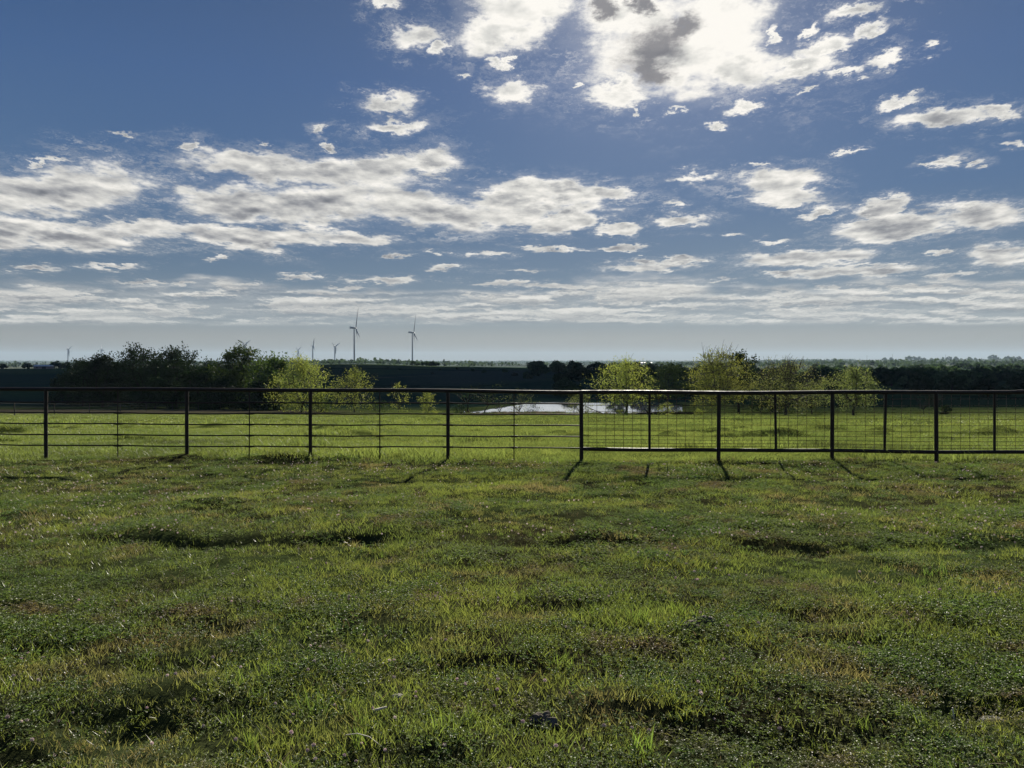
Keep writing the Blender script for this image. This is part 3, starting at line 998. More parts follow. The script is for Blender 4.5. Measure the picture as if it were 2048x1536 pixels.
def build_small_things():
    tag(lump('soil_clod', turf_spot(1384, 1264), (.062, .05, .045), M['soil'], 1), 'dark earth clod on the turf, lower and smaller of a pair', 'soil clod')
    tag(lump('soil_clod', turf_spot(1412, 1254), (.070, .05, .06), M['soil'], 2), 'dark earth clod on the turf, upper and taller of a pair', 'soil clod')
    tag(lump('soil_mound', turf_spot(1085, 1440), (.062, .045, .035), M['soil'], 3, 4, .6), 'crumbly dark soil mound breaking through the grass near the camera', 'soil mound')
    tag(lump('stone', turf_spot(1988, 1418), (.07, .045, .035), M['stone'], 4), 'pale rough stone lying in the turf beside a hollow', 'stone')
    tag(lump('stone', turf_spot(795, 1392), (.026, .02, .016), M['stone'], 5), 'small pale pebble on a brown patch of turf', 'stone')

    def stick(pts, r, label):
        mb = MB()
        mb.tube(pts, r, 6)
        tag(mb.build('stick', M['stick']), label, 'stick')

    p = turf_spot(758, 1433)
    stick([p + Vector((-.028, 0, .035)), p + Vector((0, .003, .04)), p + Vector((.035, .008, .048))], [.0055, .006, .004], 'short bleached stick lying flat on the green turf')
    p = turf_spot(1907, 1436)
    stick([p + Vector((.004, 0, .0)), p + Vector((0, .0, .03)), p + Vector((-.003, .004, .065))], [.0035, .004, .003], 'pale upright stalk stub beside the hollow with the stone')
    p = turf_spot(715, 1490)
    stick([p + Vector((-.05, 0, .06)), p + Vector((0, 0, .066)), p + Vector((.05, .0, .052)), p + Vector((.12, -.02, .01))], [.002, .0022, .002, .0015], 'thin pale bent straw arching over the nearest grass')

    # clover flowers: the nearest ones one by one, the rest as ground cover
    r_ = random.Random(5)

    def head(rad, n):
        V, F = [], []
        for k in range(n):
            z = 1 - 1.5 * (k + .5) / n
            an = k * 2.39996
            rr = math.sqrt(max(0, 1 - z * z))
            dd = Vector((rr * math.cos(an), rr * math.sin(an), z))
            t = dd.orthogonal().normalized()
            b = dd.cross(t)
            b0 = len(V)
            c = dd * rad * .55
            tip = dd * rad * 1.05 + Vector((0, 0, rad * .15))
            V += [c + t * rad * .24, c + b * rad * .24, c - t * rad * .24, c - b * rad * .24, tip]
            F += [(b0, b0 + 1, b0 + 4), (b0 + 1, b0 + 2, b0 + 4), (b0 + 2, b0 + 3, b0 + 4), (b0 + 3, b0, b0 + 4)]
        return V, F

    hv, hf = head(.011, 34)
    root = empty('clover_flower')
    mb = MB()
    mb.tube([(0, 0, -.01), (.003, .002, .03), (.0, .0, .062)], .0014, 4)
    mb.build('stalk', M['clover'], root)
    mesh_obj('blossom', np.array([tuple(v) for v in hv]) + np.array([0, 0, .066]), hf, M['petal'], root)
    pts = []
    while len(pts) < 190:
        d = 2.95 + 4.2 * r_.random() ** 1.3
        x = r_.uniform(-.70, .70) * d
        if fbm(np.array([x / .7]), np.array([d / .6]), 71)[0] > -.02:
            pts.append((x, d))
    for k, (x, d) in enumerate(pts):
        o = root if k == 0 else copy_tree(root)
        o.location = (x, d, gz(x, d) - .012)
        o.rotation_euler = (r_.gauss(0, .25), r_.gauss(0, .25), r_.uniform(0, 6.28))
        o.scale = [r_.uniform(.6, 1.0)] * 3
        tag(o, 'small pale pink clover blossom on a short stalk in the near turf', 'flower', 'clover flowers in the near turf')
    X, Y = sample_area(7.0, 13.0, lambda d: 34)
    ok = (npr.random(len(X)) < np.clip(.40 + fbm(X / 1.4, Y / 1.0, 72) * 3.4, 0.02, 1)) & (Y < fence_y(X) - .3)
    X, Y = X[ok], Y[ok]
    n = len(X)
    P = np.column_stack([X, Y, ground_z(X, Y) + .045])
    rot = np.column_stack([npr.normal(0, .3, n), npr.normal(0, .3, n), npr.uniform(0, 6, n)])
    hv2, hf2 = head(.010, 12)
    scatter('clover_blossoms', [(hv2, hf2, M['petal'])], P, rot, npr.uniform(.7, 1.3, n), np.zeros(n, np.int32), 'scatter of tiny whitish clover blossoms through the turf towards the fence', 'flowers')


build_small_things()


# ------------------------------------------------------------------ fences
def post_base(px, dpy=0):
    x, y = fence_point(px)
    return Vector((x, y, gz(x, y)))


def line_at(px, py):
    """point on the fence line seen at that pixel"""
    x, y = fence_point(px)
    u, v = ray(px, py)
    return Vector((u * y, y, EYE + v * y))


TOP = [(-760, 777), (-200, 777), (0, 777.5), (374, 779.5), (621, 780), (896, 782), (1163, 784.5), (1300, 785), (1437, 785.5), (1664, 785), (1873, 784.5), (2048, 784), (2660, 784)]


def top_y(px):
    return float(np.interp(px, [t[0] for t in TOP], [t[1] for t in TOP]))


def build_fence():
    f = empty('pipe_fence', post_base(500))
    base = f.location.copy()
    o = lambda p: Vector(p) - base
    for px in (-760, -480, -200, 92, 374, 621, 896):
        mb = MB()
        b = post_base(px)
        t = line_at(px, top_y(px))
        b2 = Vector((b.x, b.y, b.z - .25))
        mid = (b + t) / 2 + Vector((rng.uniform(-.006, .006), 0, 0))
        mb.tube([o(b2), o(b), o(mid), o(t)], .030, 12)
        mb.build('post', M['pipe'], f, True)
    rods = [[(-200, 803), (0, 803.5), (374, 805.5), (621, 806), (896, 806.5), (1163, 808)],
            [(-200, 824), (0, 824.5), (374, 827.5), (621, 828), (896, 828.5), (1163, 829.5)],
            [(-200, 846), (0, 846.5), (374, 849), (621, 850), (896, 850.5), (1163, 851.5)],
            [(-200, 868), (0, 868.5), (374, 871), (621, 872), (896, 872.5), (1163, 874)],
            [(-200, 889.5), (0, 890), (374, 893), (621, 894), (896, 894.5), (1163, 897)]]
    for rd in rods:
        xs, ys = [q[0] for q in rd], [q[1] for q in rd]
        pts = [o(line_at(px, float(np.interp(px, xs, ys)) + .5 * math.sin(px * .021) + .35 * math.sin(px * .047)) + Vector((0, .034, 0))) for px in range(-760, 1164, 47)]
        pts.append(o(line_at(1163, ys[-1]) + Vector((0, .034, 0))))
        mb = MB()
        mb.tube(pts, .0115, 7)
        mb.build('rail', M['rod'], f, True)
    mb = MB()
    pts = [o(line_at(px, top_y(px) + .7 * math.sin(px * .0118 + 1))) for px in range(-760, 1164, 58)] + [o(line_at(1163, top_y(1163)))]
    mb.tube(pts, .031, 12)
    mb.build('top_rail', M['pipe'], f, True)
    for px in (-620, -340, -54, 235, 498, 759, 1028):
        mb = MB()
        b = post_base(px)
        t = line_at(px, top_y(px) + 3)
        dy = Vector((0, .012, 0))
        mb.tube([o(b + Vector((0, .012, -.05))), o((b + t) / 2 + dy + Vector((rng.uniform(-.008, .008), 0, 0))), o(t + dy)], .0095, 7)
        for rd in rods:                       # weld lumps and clips where the rods cross
            yy = float(np.interp(px, [q[0] for q in rd], [q[1] for q in rd]))
            q = line_at(px, yy) + Vector((0, .024, 0))
            mb.tube([o(q + Vector((-.085, .012, 0))), o(q + Vector((-.03, .01, 0))), o(q + Vector((.03, .01, 0))), o(q + Vector((.085, .012, 0)))], [.010, .0165, .0165, .010], 7)
        mb.build('stay', M['rod'], f, True)
    for px in (621, 896):
        for rd in rods:
            mb = MB()
            yy = float(np.interp(px, [q[0] for q in rd], [q[1] for q in rd]))
            q = line_at(px, yy) + Vector((0, .034, 0))
            mb.tube([o(q + Vector((-.09, 0, 0))), o(q + Vector((.09, 0, 0)))], .0165, 7)
            mb.build('coupling', M['rod'], f, True)
    tag(f, 'long dark pipe fence of five thin rails crossing the pasture', 'fence')

    w = empty('mesh_fence', post_base(1550))
    base2 = w.location.copy()
    o = lambda p: Vector(p) - base2
    bot = [(1163, 898), (1300, 899.5), (1437, 900.5), (1551, 900.5), (1664, 901), (1771, 903), (1873, 904), (2048, 904.5), (2660, 905)]
    bxs, bys = [q[0] for q in bot], [q[1] for q in bot]
    by = lambda px: float(np.interp(px, bxs, bys))
    for px in (1163, 1437, 1664, 1873, 2120, 2390, 2660):
        mb = MB()
        b = post_base(px)
        t = line_at(px + rng.uniform(-1, 1), top_y(px))
        mb.tube([o(b - Vector((0, 0, .25))), o(b), o((b + t) / 2), o(t)], .0325, 12)
        mb.build('post', M['pipe'], w, True)
    for px0, px1 in ((1299, 1299), (1552, 1550), (1769, 1772), (1989, 1989), (2255, 2255), (2525, 2525)):
        mb = MB()
        mb.tube([o(line_at(px0, by(px0))), o(line_at(px1, top_y(px1)))], .021, 10)
        mb.build('upright', M['pipe'], w, True)
    mb = MB()
    mb.tube([o(line_at(px, top_y(px) + .7 * math.sin(px * .0137))) for px in range(1163, 2661, 58)] + [o(line_at(2660, top_y(2660)))], .032, 12)
    mb.build('top_rail', M['pipe'], w, True)
    mb = MB()
    mb.tube([o(line_at(px, by(px) + .45 * math.sin(px * .021))) for px in range(1163, 2661, 58)] + [o(line_at(2660, by(2660)))], .0305, 12)
    mb.build('bottom_rail', M['pipe'], w, True)
    for px in (1292, 1768, 2040):               # sleeves where the top pipes are joined
        mb = MB()
        mb.tube([o(line_at(px - 6, top_y(px - 6))), o(line_at(px + 6, top_y(px + 6)))], .038, 12)
        mb.build('pipe_sleeve', M['pipe'], w, True)
    # welded wire panels, wires closer together towards the ground
    frac = [.115, .23, .345, .455, .565, .67, .76, .83, .89, .945]
    for a, b in ((1163, 1437), (1437, 1664), (1664, 1873), (1873, 2120), (2120, 2390), (2390, 2660)):
        mb = MB()
        off = Vector((0, .036, 0))
        pa, pb = a + 4, b - 4
        for fr in frac:
            pts = []
            for px in np.linspace(pa, pb, 5):
                yy = top_y(px) + (by(px) - top_y(px)) * fr
                pts.append(o(line_at(px, yy + rng.uniform(-.5, .5)) + off))
            mb.tube(pts, .0036, 4, False)
        k = int(round((pb - pa) / 18.2))
        for i in range(k):
            px = pa + (i + .55) * (pb - pa) / k
            mb.tube([o(line_at(px, top_y(px)) + off * 1.15), o(line_at(px + rng.uniform(-.5, .5), (top_y(px) + by(px)) / 2) + off * 1.15), o(line_at(px, by(px)) + off * 1.15)], .0036, 4, False)
        mb.build('wire_panel', M['wire'], w)
    tag(w, 'dark pipe frame fence filled with rusty square wire mesh', 'fence')

    # far wire fence along the left edge of the field
    fw = empty('wire_fence', spot(60, 72))
    base3 = fw.location.copy()
    o = lambda p: Vector(p) - base3
    run = [(-60, 62), (28, 68), (108, 82), (178, 95), (240, 103), (292, 110), (345, 116), (396, 120), (440, 124), (500, 128), (560, 131), (620, 134)]
    tops = []
    for px, d in run:
        p = spot(px, d)
        mb = MB()
        h = 1.25 + rng.uniform(-.05, .05)
        mb.tube([o(p - Vector((0, 0, .2))), o(p + Vector((rng.uniform(-.03, .03), 0, h)))], [.055, .045], 7)
        mb.build('post', M['post_wood'], fw, True)
        tops.append(p)
    for hh in (1.18, .85, .5, .2):
        mb = MB()
        mb.tube([o(p + Vector((0, .05, hh))) for p in tops], .006 if hh > 1 else .004, 4)
        mb.build('strand', M['post_wood'], fw)
    tag(fw, 'thin wire fence on weathered posts along the far left edge of the field', 'fence')


build_fence()


# ------------------------------------------------------------------ trees
def tree_meshes(seed, H, W, trunk=.18, nlimb=6, tr=.16, rise=(40, 72), leaf=.16, per=34, twigs=0, lean=(0, 0), droop=0.0, spread=.30, n2=4, n3=4, depth=None, jag=.30):
    """branches and leaves of one tree, fitted to its height and width"""
    r_ = random.Random(seed)
    lines, tips = [], []

    def grow(p, d, L, rad, segs, lev):
        pts, rs = [p.copy()], [rad]
        d = d.normalized()
        for s in range(segs):
            d = (d + Vector((r_.gauss(0, jag * .5), r_.gauss(0, jag * .5), r_.gauss(0, jag * .3) + (.10 if lev < 2 else -droop)))).normalized()
            p = p + d * (L / segs)
            pts.append(p.copy())
            rs.append(rad * (1 - .75 * (s + 1) / segs))
        lines.append((pts, rs, lev))
        return pts, rs, d

    base = Vector((0, 0, 0))
    tp, tr_, td = grow(base, Vector((lean[0], lean[1], 1)), H * trunk, tr, 3, 0)
    for i in range(nlimb):
        az = 2 * math.pi * i / nlimb + r_.gauss(0, .35)
        el = R(r_.uniform(*rise)) if i else R(82)
        d = Vector((math.cos(az) * math.cos(el), math.sin(az) * math.cos(el), math.sin(el))) + Vector((lean[0], lean[1], 0)) * .4
        st = tp[-1] if i % 2 == 0 else tp[-2] + (tp[-1] - tp[-2]) * r_.random()
        lp, lr, _ = grow(st, d, H * r_.uniform(.5, .68), tr * r_.uniform(.42, .6), 6, 1)
        for j in range(n2):
            t = .25 + .75 * (j + r_.random() * .6) / n2
            k = min(len(lp) - 2, int(t * (len(lp) - 1)))
            d2 = (lp[k + 1] - lp[k]).normalized() + Vector((r_.gauss(0, .65), r_.gauss(0, .65), r_.gauss(.05, .4)))
            bp, br, _ = grow(lp[k], d2, H * r_.uniform(.16, .30), max(.02, lr[k] * .55), 4, 2)
            for q in range(n3):
                k2 = min(len(bp) - 2, 1 + int(r_.random() * (len(bp) - 1)))
                d3 = (bp[k2 + 1] - bp[k2]).normalized() + Vector((r_.gauss(0, .8), r_.gauss(0, .8), r_.gauss(.05, .55)))
                cp, cr, dd = grow(bp[k2], d3, H * r_.uniform(.07, .14), .016, 3, 3)
                tips.append((cp, dd))
    # leaves
    nr_ = np.random.default_rng(seed)
    cen = []
    for cp, dd in tips:
        n = max(1, int(per * r_.uniform(.4, 1.5)))
        arr = np.array([tuple(p) for p in cp])
        t = nr_.uniform(.1, 1.1, n) * (len(arr) - 1)
        i0 = np.clip(t.astype(int), 0, len(arr) - 2)
        c = arr[i0] + (arr[i0 + 1] - arr[i0]) * (t - i0)[:, None] + nr_.normal(0, 1, (n, 3)) * np.array([spread, spread, spread * .75])
        cen.append(c)
    cen = np.vstack(cen)
    # fit
    lo, hi = np.percentile(cen, 1.0, axis=0), np.percentile(cen, 99.0, axis=0)
    sz = H / max(hi[2], 1e-3)
    sx, sy = W / max(hi[0] - lo[0], 1e-3), (depth or W) / max(hi[1] - lo[1], 1e-3)
    cx = (hi[0] + lo[0]) / 2 * .85 * (1 if lean == (0, 0) else .3)
    cy = (hi[1] + lo[1]) / 2 * .85

    def fit(a):
        a = np.array(a, float)
        f = np.clip(a[:, 2:3] / (H * .5), 0, 1)
        a = a - np.hstack([f * cx, f * cy, f * 0])
        return a * np.array([sx, sy, sz])

    cen = fit(cen)
    cen[:, 2] = np.maximum(cen[:, 2], .15)
    mb = MB()
    for pts, rs, lev in lines:
        P_ = fit([tuple(p) for p in pts])
        mb.tube([Vector(p) for p in P_], rs, (8, 6, 4, 3)[lev], cap=lev < 2)
    if twigs:
        top = sorted(tips, key=lambda q: -q[0][-1].z)[:int(len(tips) * .6)]
        for _ in range(twigs):
            cp, dd = r_.choice(top)
            p = Vector(fit([tuple(cp[-1])])[0])
            d = Vector((r_.gauss(0, .45), r_.gauss(0, .45), 1)).normalized()
            L = r_.uniform(.5, 1.5) * H / 7
            pts = [p]
            for s in range(4):
                d = (d + Vector((r_.gauss(.05, .14), r_.gauss(0, .14), r_.gauss(0, .1)))).normalized()
                pts.append(pts[-1] + d * L / 4)
            mb.tube(pts, [.020, .018, .015, .012, .008], 3, cap=False)
    n = len(cen)
    # leaf quads
    a = nr_.normal(0, 1, (n, 3))
    a /= np.linalg.norm(a, axis=1)[:, None]
    b = nr_.normal(0, 1, (n, 3))
    b -= a * (a * b).sum(1)[:, None]
    b /= np.linalg.norm(b, axis=1)[:, None]
    s = leaf * nr_.uniform(.6, 1.35, n)[:, None]
    q = np.stack([cen - a * s * .6, cen + b * s * .32, cen + a * s * .6, cen - b * s * .32], 1).reshape(-1, 3)
    F = np.arange(n * 4).reshape(-1, 4)
    return mb, q, F


def crown_tree(seed, H, W, zb=.22, clumps=70, per=60, leaf=.15, fill=.6, tr=.14, lump=.30, twigs=0, peak=.45, low=.8, top_open=0.0, spray=2):
    """a trunk and limbs that carry leaf clumps spread through a crown of the given height and width"""
    r_, nr_ = random.Random(seed), np.random.default_rng(seed)
    ph = [r_.uniform(0, 6.28) for _ in range(6)]

    def env(t, az):
        k = (t - peak) / (1 - peak) if t > peak else (peak - t) / peak * low
        r = math.sqrt(max(0.0, 1 - k * k))
        r *= 1 + lump * (.5 * math.sin(2 * az + ph[0] + 3 * t) + .35 * math.sin(3 * az + ph[1] - 5 * t) + .3 * math.sin(5 * az + ph[2] + 9 * t) + .3 * math.sin(13 * t + ph[3] + az))
        return r * W * .5

    z0 = H * zb
    mb = MB()
    top = Vector((r_.gauss(0, .03) * W, r_.gauss(0, .03) * W, z0 + (H - z0) * .12))
    mb.tube([(0, 0, -.2), (r_.gauss(0, .03), r_.gauss(0, .03), top.z * .5), tuple(top)], [tr * 1.25, tr, tr * .85], 8)
    limbs = []
    nl = 7
    for i in range(nl):
        az = i * 2 * math.pi / nl + r_.gauss(0, .3)
        t = r_.uniform(.45, .85) if i else .9
        rr = env(t, az) * (.62 if i else .15)
        e = Vector((math.cos(az) * rr, math.sin(az) * rr, z0 + (H - z0) * t))
        st = Vector(top) * r_.uniform(.7, 1.0)
        m = st.lerp(e, .5) + Vector((math.cos(az) * rr * .22, math.sin(az) * rr * .22, -(H - z0) * .05))
        pts = [st.lerp(m, k / 3) if k < 3 else m.lerp(e, (k - 3) / 3) for k in range(7)]
        pts = [p + Vector((r_.gauss(0, .02), r_.gauss(0, .02), r_.gauss(0, .02))) * W * (0.3 + k * .1) * (k not in (0,)) for k, p in enumerate(pts)]
        mb.tube(pts, [tr * .62 * (1 - .125 * k) for k in range(7)], 6, cap=False)
        limbs += pts[2:]
    cen, ends = [], []
    for c in range(clumps):
        t = (c + r_.random()) / clumps
        t = t ** .92
        az = r_.uniform(0, 6.283)
        rmax = env(t, az)
        rr = rmax * (r_.random() ** (.42 if r_.random() < fill else .9)) * .96
        p = Vector((math.cos(az) * rr, math.sin(az) * rr, z0 + (H - z0) * t * .97))
        q = min(limbs, key=lambda a_: (a_ - p).length + max(0, a_.z - p.z) * .8)
        m = q.lerp(p, .5) + Vector((r_.gauss(0, .05), r_.gauss(0, .05), r_.gauss(.03, .04))) * W * .5
        mb.tube([q, q.lerp(m, .5) + Vector((0, 0, .01 * W)), m, m.lerp(p, .5), p], [tr * .22, tr * .18, tr * .13, tr * .09, tr * .05], 4, cap=False)
        out = Vector((p.x, p.y, (p.z - z0) * .6 + .2)).normalized()
        n = max(2, int(per * r_.uniform(.45, 1.45) * (1 - top_open * max(0, t - .55) / .45)))
        s = W * .062 * r_.uniform(.75, 1.3)
        u = nr_.uniform(-.9, .6, n)
        base = np.array(p)[None] + (np.array(p - m) * 1.0)[None] * u[:, None]
        cen.append(base + nr_.normal(0, 1, (n, 3)) * np.array([s, s, s * .72]))
        ends.append((p, out, s))
    for p, out, s in ends:                      # fine outer sprays
        for k in range(spray):
            d = (out + Vector((r_.gauss(0, .6), r_.gauss(0, .6), r_.gauss(.1, .5)))).normalized()
            e = p + d * s * r_.uniform(1.6, 3.0)
            mid = p.lerp(e, .5) + Vector((r_.gauss(0, .1), r_.gauss(0, .1), .1)) * s
            mb.tube([p, mid, e], [tr * .07, tr * .05, tr * .03], 3, cap=False)
            n = max(1, int(per * .14))
            u = nr_.uniform(.2, 1.05, n)[:, None]
            cen.append(np.array(p)[None] * (1 - u) + np.array(e)[None] * u + nr_.normal(0, s * .14, (n, 3)))
    if twigs:
        up = [q for q in ends if q[0].z > z0 + (H - z0) * .62]
        for _ in range(twigs):
            p, out, s = r_.choice(up)
            d = (Vector((r_.gauss(0, .40), r_.gauss(0, .40), 1)) + out * .35).normalized()
            L = r_.uniform(.07, .30) * H
            pts = [p]
            for k in range(5):
                d = (d + Vector((r_.gauss(.05, .13), r_.gauss(0, .13), r_.gauss(0, .1)))).normalized()
                pts.append(pts[-1] + d * L / 5)
            mb.tube(pts, [.022, .021, .020, .018, .015, .012], 3, cap=False)
    cen = np.vstack(cen)
    cen[:, 2] = np.maximum(cen[:, 2], .12)
    n = len(cen)
    a = nr_.normal(0, 1, (n, 3)); a /= np.linalg.norm(a, axis=1)[:, None]
    b = nr_.normal(0, 1, (n, 3)); b -= a * (a * b).sum(1)[:, None]; b /= np.linalg.norm(b, axis=1)[:, None]
    s = leaf * nr_.uniform(.6, 1.35, n)[:, None]
    q = np.stack([cen - a * s * .6, cen + b * s * .34, cen + a * s * .6, cen - b * s * .34], 1).reshape(-1, 3)
    return mb, q, np.arange(n * 4).reshape(-1, 4)


def plant_tree(name, px, d, top_py, width_px, label, leafm, barkm='bark', cat='tree', seed=0, group=None, trunk_name='trunk', crown_name='crown', base_py=None, **kw):
    p = spot(px, d)
    H = EYE + ray(px, top_py)[1] * d - p.z
    W = width_px / FOC * d
    mb, V, F = (tree_meshes if 'nlimb' in kw else crown_tree)(seed, H, W, **kw)
    root = empty(name, p - Vector((0, 0, .08)))
    mb.build(trunk_name, M[barkm], root, True)
    mesh_obj(crown_name, V, F, M[leafm], root)
    return tag(root, label, cat, group)


def build_trees():
    T = plant_tree
    G = 'trees of the dark grove'
    # dark grove on the left
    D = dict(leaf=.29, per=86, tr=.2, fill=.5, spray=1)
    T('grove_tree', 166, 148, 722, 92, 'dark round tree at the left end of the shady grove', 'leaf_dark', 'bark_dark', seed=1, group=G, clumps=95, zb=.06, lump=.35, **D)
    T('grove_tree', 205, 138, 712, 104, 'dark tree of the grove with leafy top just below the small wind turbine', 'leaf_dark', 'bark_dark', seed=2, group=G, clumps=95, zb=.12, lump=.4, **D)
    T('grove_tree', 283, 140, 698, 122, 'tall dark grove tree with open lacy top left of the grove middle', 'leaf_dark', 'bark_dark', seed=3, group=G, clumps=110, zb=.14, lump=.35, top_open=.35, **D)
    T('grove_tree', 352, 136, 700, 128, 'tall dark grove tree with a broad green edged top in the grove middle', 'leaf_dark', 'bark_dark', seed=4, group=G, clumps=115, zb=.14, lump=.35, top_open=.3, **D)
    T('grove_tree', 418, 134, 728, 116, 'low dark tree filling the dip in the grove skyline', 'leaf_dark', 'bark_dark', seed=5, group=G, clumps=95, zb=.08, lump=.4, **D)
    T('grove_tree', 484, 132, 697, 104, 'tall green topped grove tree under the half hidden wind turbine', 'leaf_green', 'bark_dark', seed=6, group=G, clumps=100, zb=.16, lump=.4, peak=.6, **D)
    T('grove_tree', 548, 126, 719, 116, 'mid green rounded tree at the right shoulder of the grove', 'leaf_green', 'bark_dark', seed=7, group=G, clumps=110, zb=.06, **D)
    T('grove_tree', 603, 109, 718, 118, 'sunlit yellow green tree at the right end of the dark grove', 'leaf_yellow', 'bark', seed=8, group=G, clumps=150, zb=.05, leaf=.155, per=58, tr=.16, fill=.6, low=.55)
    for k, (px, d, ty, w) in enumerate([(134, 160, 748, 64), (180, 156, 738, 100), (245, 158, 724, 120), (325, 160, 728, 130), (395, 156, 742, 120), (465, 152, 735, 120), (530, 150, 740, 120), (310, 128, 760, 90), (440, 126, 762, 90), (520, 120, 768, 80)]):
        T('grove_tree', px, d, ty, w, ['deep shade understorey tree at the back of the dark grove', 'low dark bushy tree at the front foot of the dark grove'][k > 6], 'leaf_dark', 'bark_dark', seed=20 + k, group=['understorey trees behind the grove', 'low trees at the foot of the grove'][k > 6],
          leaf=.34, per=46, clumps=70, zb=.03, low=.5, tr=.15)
    # small trees between the grove and the pond
    T('young_tree', 708, 110, 738, 78, 'small yellow green willow standing alone right of the grove', 'leaf_yellow', seed=31, leaf=.14, per=36, clumps=95, zb=.10, low=.6, tr=.10, twigs=25)
    T('young_tree', 797, 110, 766, 46, 'thin sapling with a ragged pale green crown behind the rails', 'leaf_yellow', seed=32, cat='sapling', leaf=.12, per=16, clumps=44, zb=.06, low=.5, tr=.06, lump=.5, twigs=10)
    T('bush', 856, 110, 786, 46, 'low yellow green bush just left of the pond', 'leaf_yellow', seed=33, cat='bush', leaf=.12, per=30, clumps=50, zb=.02, low=.5, tr=.05)
    T('bush', 642, 110, 784, 54, 'dark bush under the fence top rail beside the sunlit grove tree', 'leaf_green', seed=34, cat='bush', leaf=.14, per=40, clumps=50, zb=.02, low=.5, tr=.05)
    T('bush', 760, 112, 802, 56, 'low weedy bush at the foot of the lone willow', 'leaf_green', seed=35, cat='bush', leaf=.12, per=22, clumps=40, zb=.02, low=.5, tr=.04)
    # sparse trees by the water
    T('bare_tree', 938, 116, 768, 72, 'nearly bare dark tree leaning left over the left tip of the pond', 'leaf_green', 'bark_dark', seed=41, leaf=.13, per=5, spread=.18, trunk=.32, nlimb=4, tr=.17, rise=(35, 75), lean=(-.35, 0), jag=.5)
    T('bare_tree', 968, 116.5, 768, 70, 'sparse dark tree with thin grey green leaves at the pond edge', 'leaf_green', 'bark_dark', seed=42, leaf=.13, per=9, spread=.2, trunk=.3, nlimb=5, tr=.12, rise=(35, 80), jag=.45)
    T('bush', 1040, 117, 782, 76, 'sparse bushy willow standing in front of the bright water', 'leaf_olive', 'bark_dark', seed=43, cat='bush', leaf=.12, per=9, clumps=60, zb=.06, low=.6, tr=.07, twigs=20)
    T('bare_tree', 1000, 117, 795, 40, 'leafless thin shrub in front of the pond water', 'leaf_olive', 'bark_dark', cat='shrub', seed=44, leaf=.10, per=1, spread=.15, trunk=.12, nlimb=6, tr=.05, rise=(30, 80), jag=.45)
    T('bush', 925, 115, 806, 46, 'low dark brush on the left bank of the pond', 'leaf_dark', 'bark_dark', seed=46, cat='bush', leaf=.13, per=16, clumps=40, zb=.02, low=.5, tr=.04)
    T('bush', 1065, 116.5, 808, 40, 'low dark brush standing right before the bright water', 'leaf_dark', 'bark_dark', seed=47, cat='bush', leaf=.11, per=9, clumps=34, zb=.05, low=.6, tr=.04)
    T('bush', 1160, 106, 784, 66, 'olive bush by the broken pale branch at the pond', 'leaf_olive', seed=45, cat='bush', leaf=.12, per=22, clumps=60, zb=.06, low=.6, tr=.06, twigs=15)
    # the row of spring trees right of the middle
    T('spring_tree', 1253, 97, 722, 120, 'bright yellow green round tree in front of the pond', 'leaf_yellow', seed=51, leaf=.135, per=44, clumps=135, zb=.22, low=.75, tr=.15, twigs=10)
    T('spring_tree', 1335, 150, 731, 90, 'dull mid green tree beyond the right end of the pond', 'leaf_green', seed=52, leaf=.22, per=54, clumps=90, zb=.08, low=.6, tr=.18)
    T('spring_tree', 1437, 95, 707, 134, 'large yellow green tree with whippy bare twigs on top behind the wire mesh', 'leaf_yellow', seed=53, leaf=.14, per=50, clumps=165, zb=.20, low=.75, tr=.17, twigs=80, top_open=.2)
    T('spring_tree', 1478, 116, 706, 84, 'dark leaved tree peeping over the large twiggy yellow tree', 'leaf_dark', 'bark_dark', seed=54, leaf=.24, per=50, clumps=80, zb=.25, tr=.18)
    T('spring_tree', 1572, 93, 728, 142, 'broad olive tree half bare with a tall fan of leafless twigs', 'leaf_olive', seed=55, leaf=.13, per=38, clumps=160, zb=.16, low=.75, tr=.17, twigs=210, top_open=.55, peak=.5)
    T('spring_tree', 1624, 110, 764, 76, 'small olive green tree in the shade right of the half bare tree', 'leaf_olive', 'bark_dark', seed=56, leaf=.14, per=34, clumps=70, zb=.22, tr=.12)
    T('spring_tree', 1707, 90, 738, 100, 'round olive green tree with a short dark trunk on the open field', 'leaf_olive', seed=57, leaf=.13, per=44, clumps=130, zb=.20, low=.75, tr=.15)
    T('spring_tree', 1545, 124, 762, 100, 'dark shaded tree behind the half bare twiggy tree', 'leaf_dark', 'bark_dark', seed=58, leaf=.24, per=50, clumps=80, zb=.12, tr=.18)
    T('bare_tree', 1848, 112, 782, 66, 'dark vase shaped leafless tree left of a post at the field edge', 'leaf_dark', 'bark_dark', seed=61, leaf=.11, per=3, spread=.18, trunk=.2, nlimb=6, tr=.08, rise=(48, 75), jag=.35)
    T('bare_tree', 1872, 111, 784, 56, 'dark vase shaped leafless tree directly behind a mesh fence post', 'leaf_dark', 'bark_dark', seed=62, leaf=.11, per=3, spread=.18, trunk=.2, nlimb=6, tr=.08, rise=(48, 75), jag=.35)
    T('bush', 1893, 106, 810, 26, 'small dark round bush right of the leafless pair', 'leaf_dark', seed=63, cat='bush', leaf=.13, per=30, clumps=36, zb=.02, low=.5, tr=.05)
    T('bush', 1333, 100, 806, 42, 'pale green shrub beside the dark log right of the pond', 'leaf_yellow', seed=64, cat='bush', leaf=.11, per=18, clumps=40, zb=.04, low=.5, tr=.05)
    T('bush', 1338, 95, 827, 16, 'tiny round pale bush on the field edge below the log', 'leaf_yellow', seed=65, cat='bush', leaf=.09, per=14, clumps=20, zb=.02, low=.5, tr=.03)
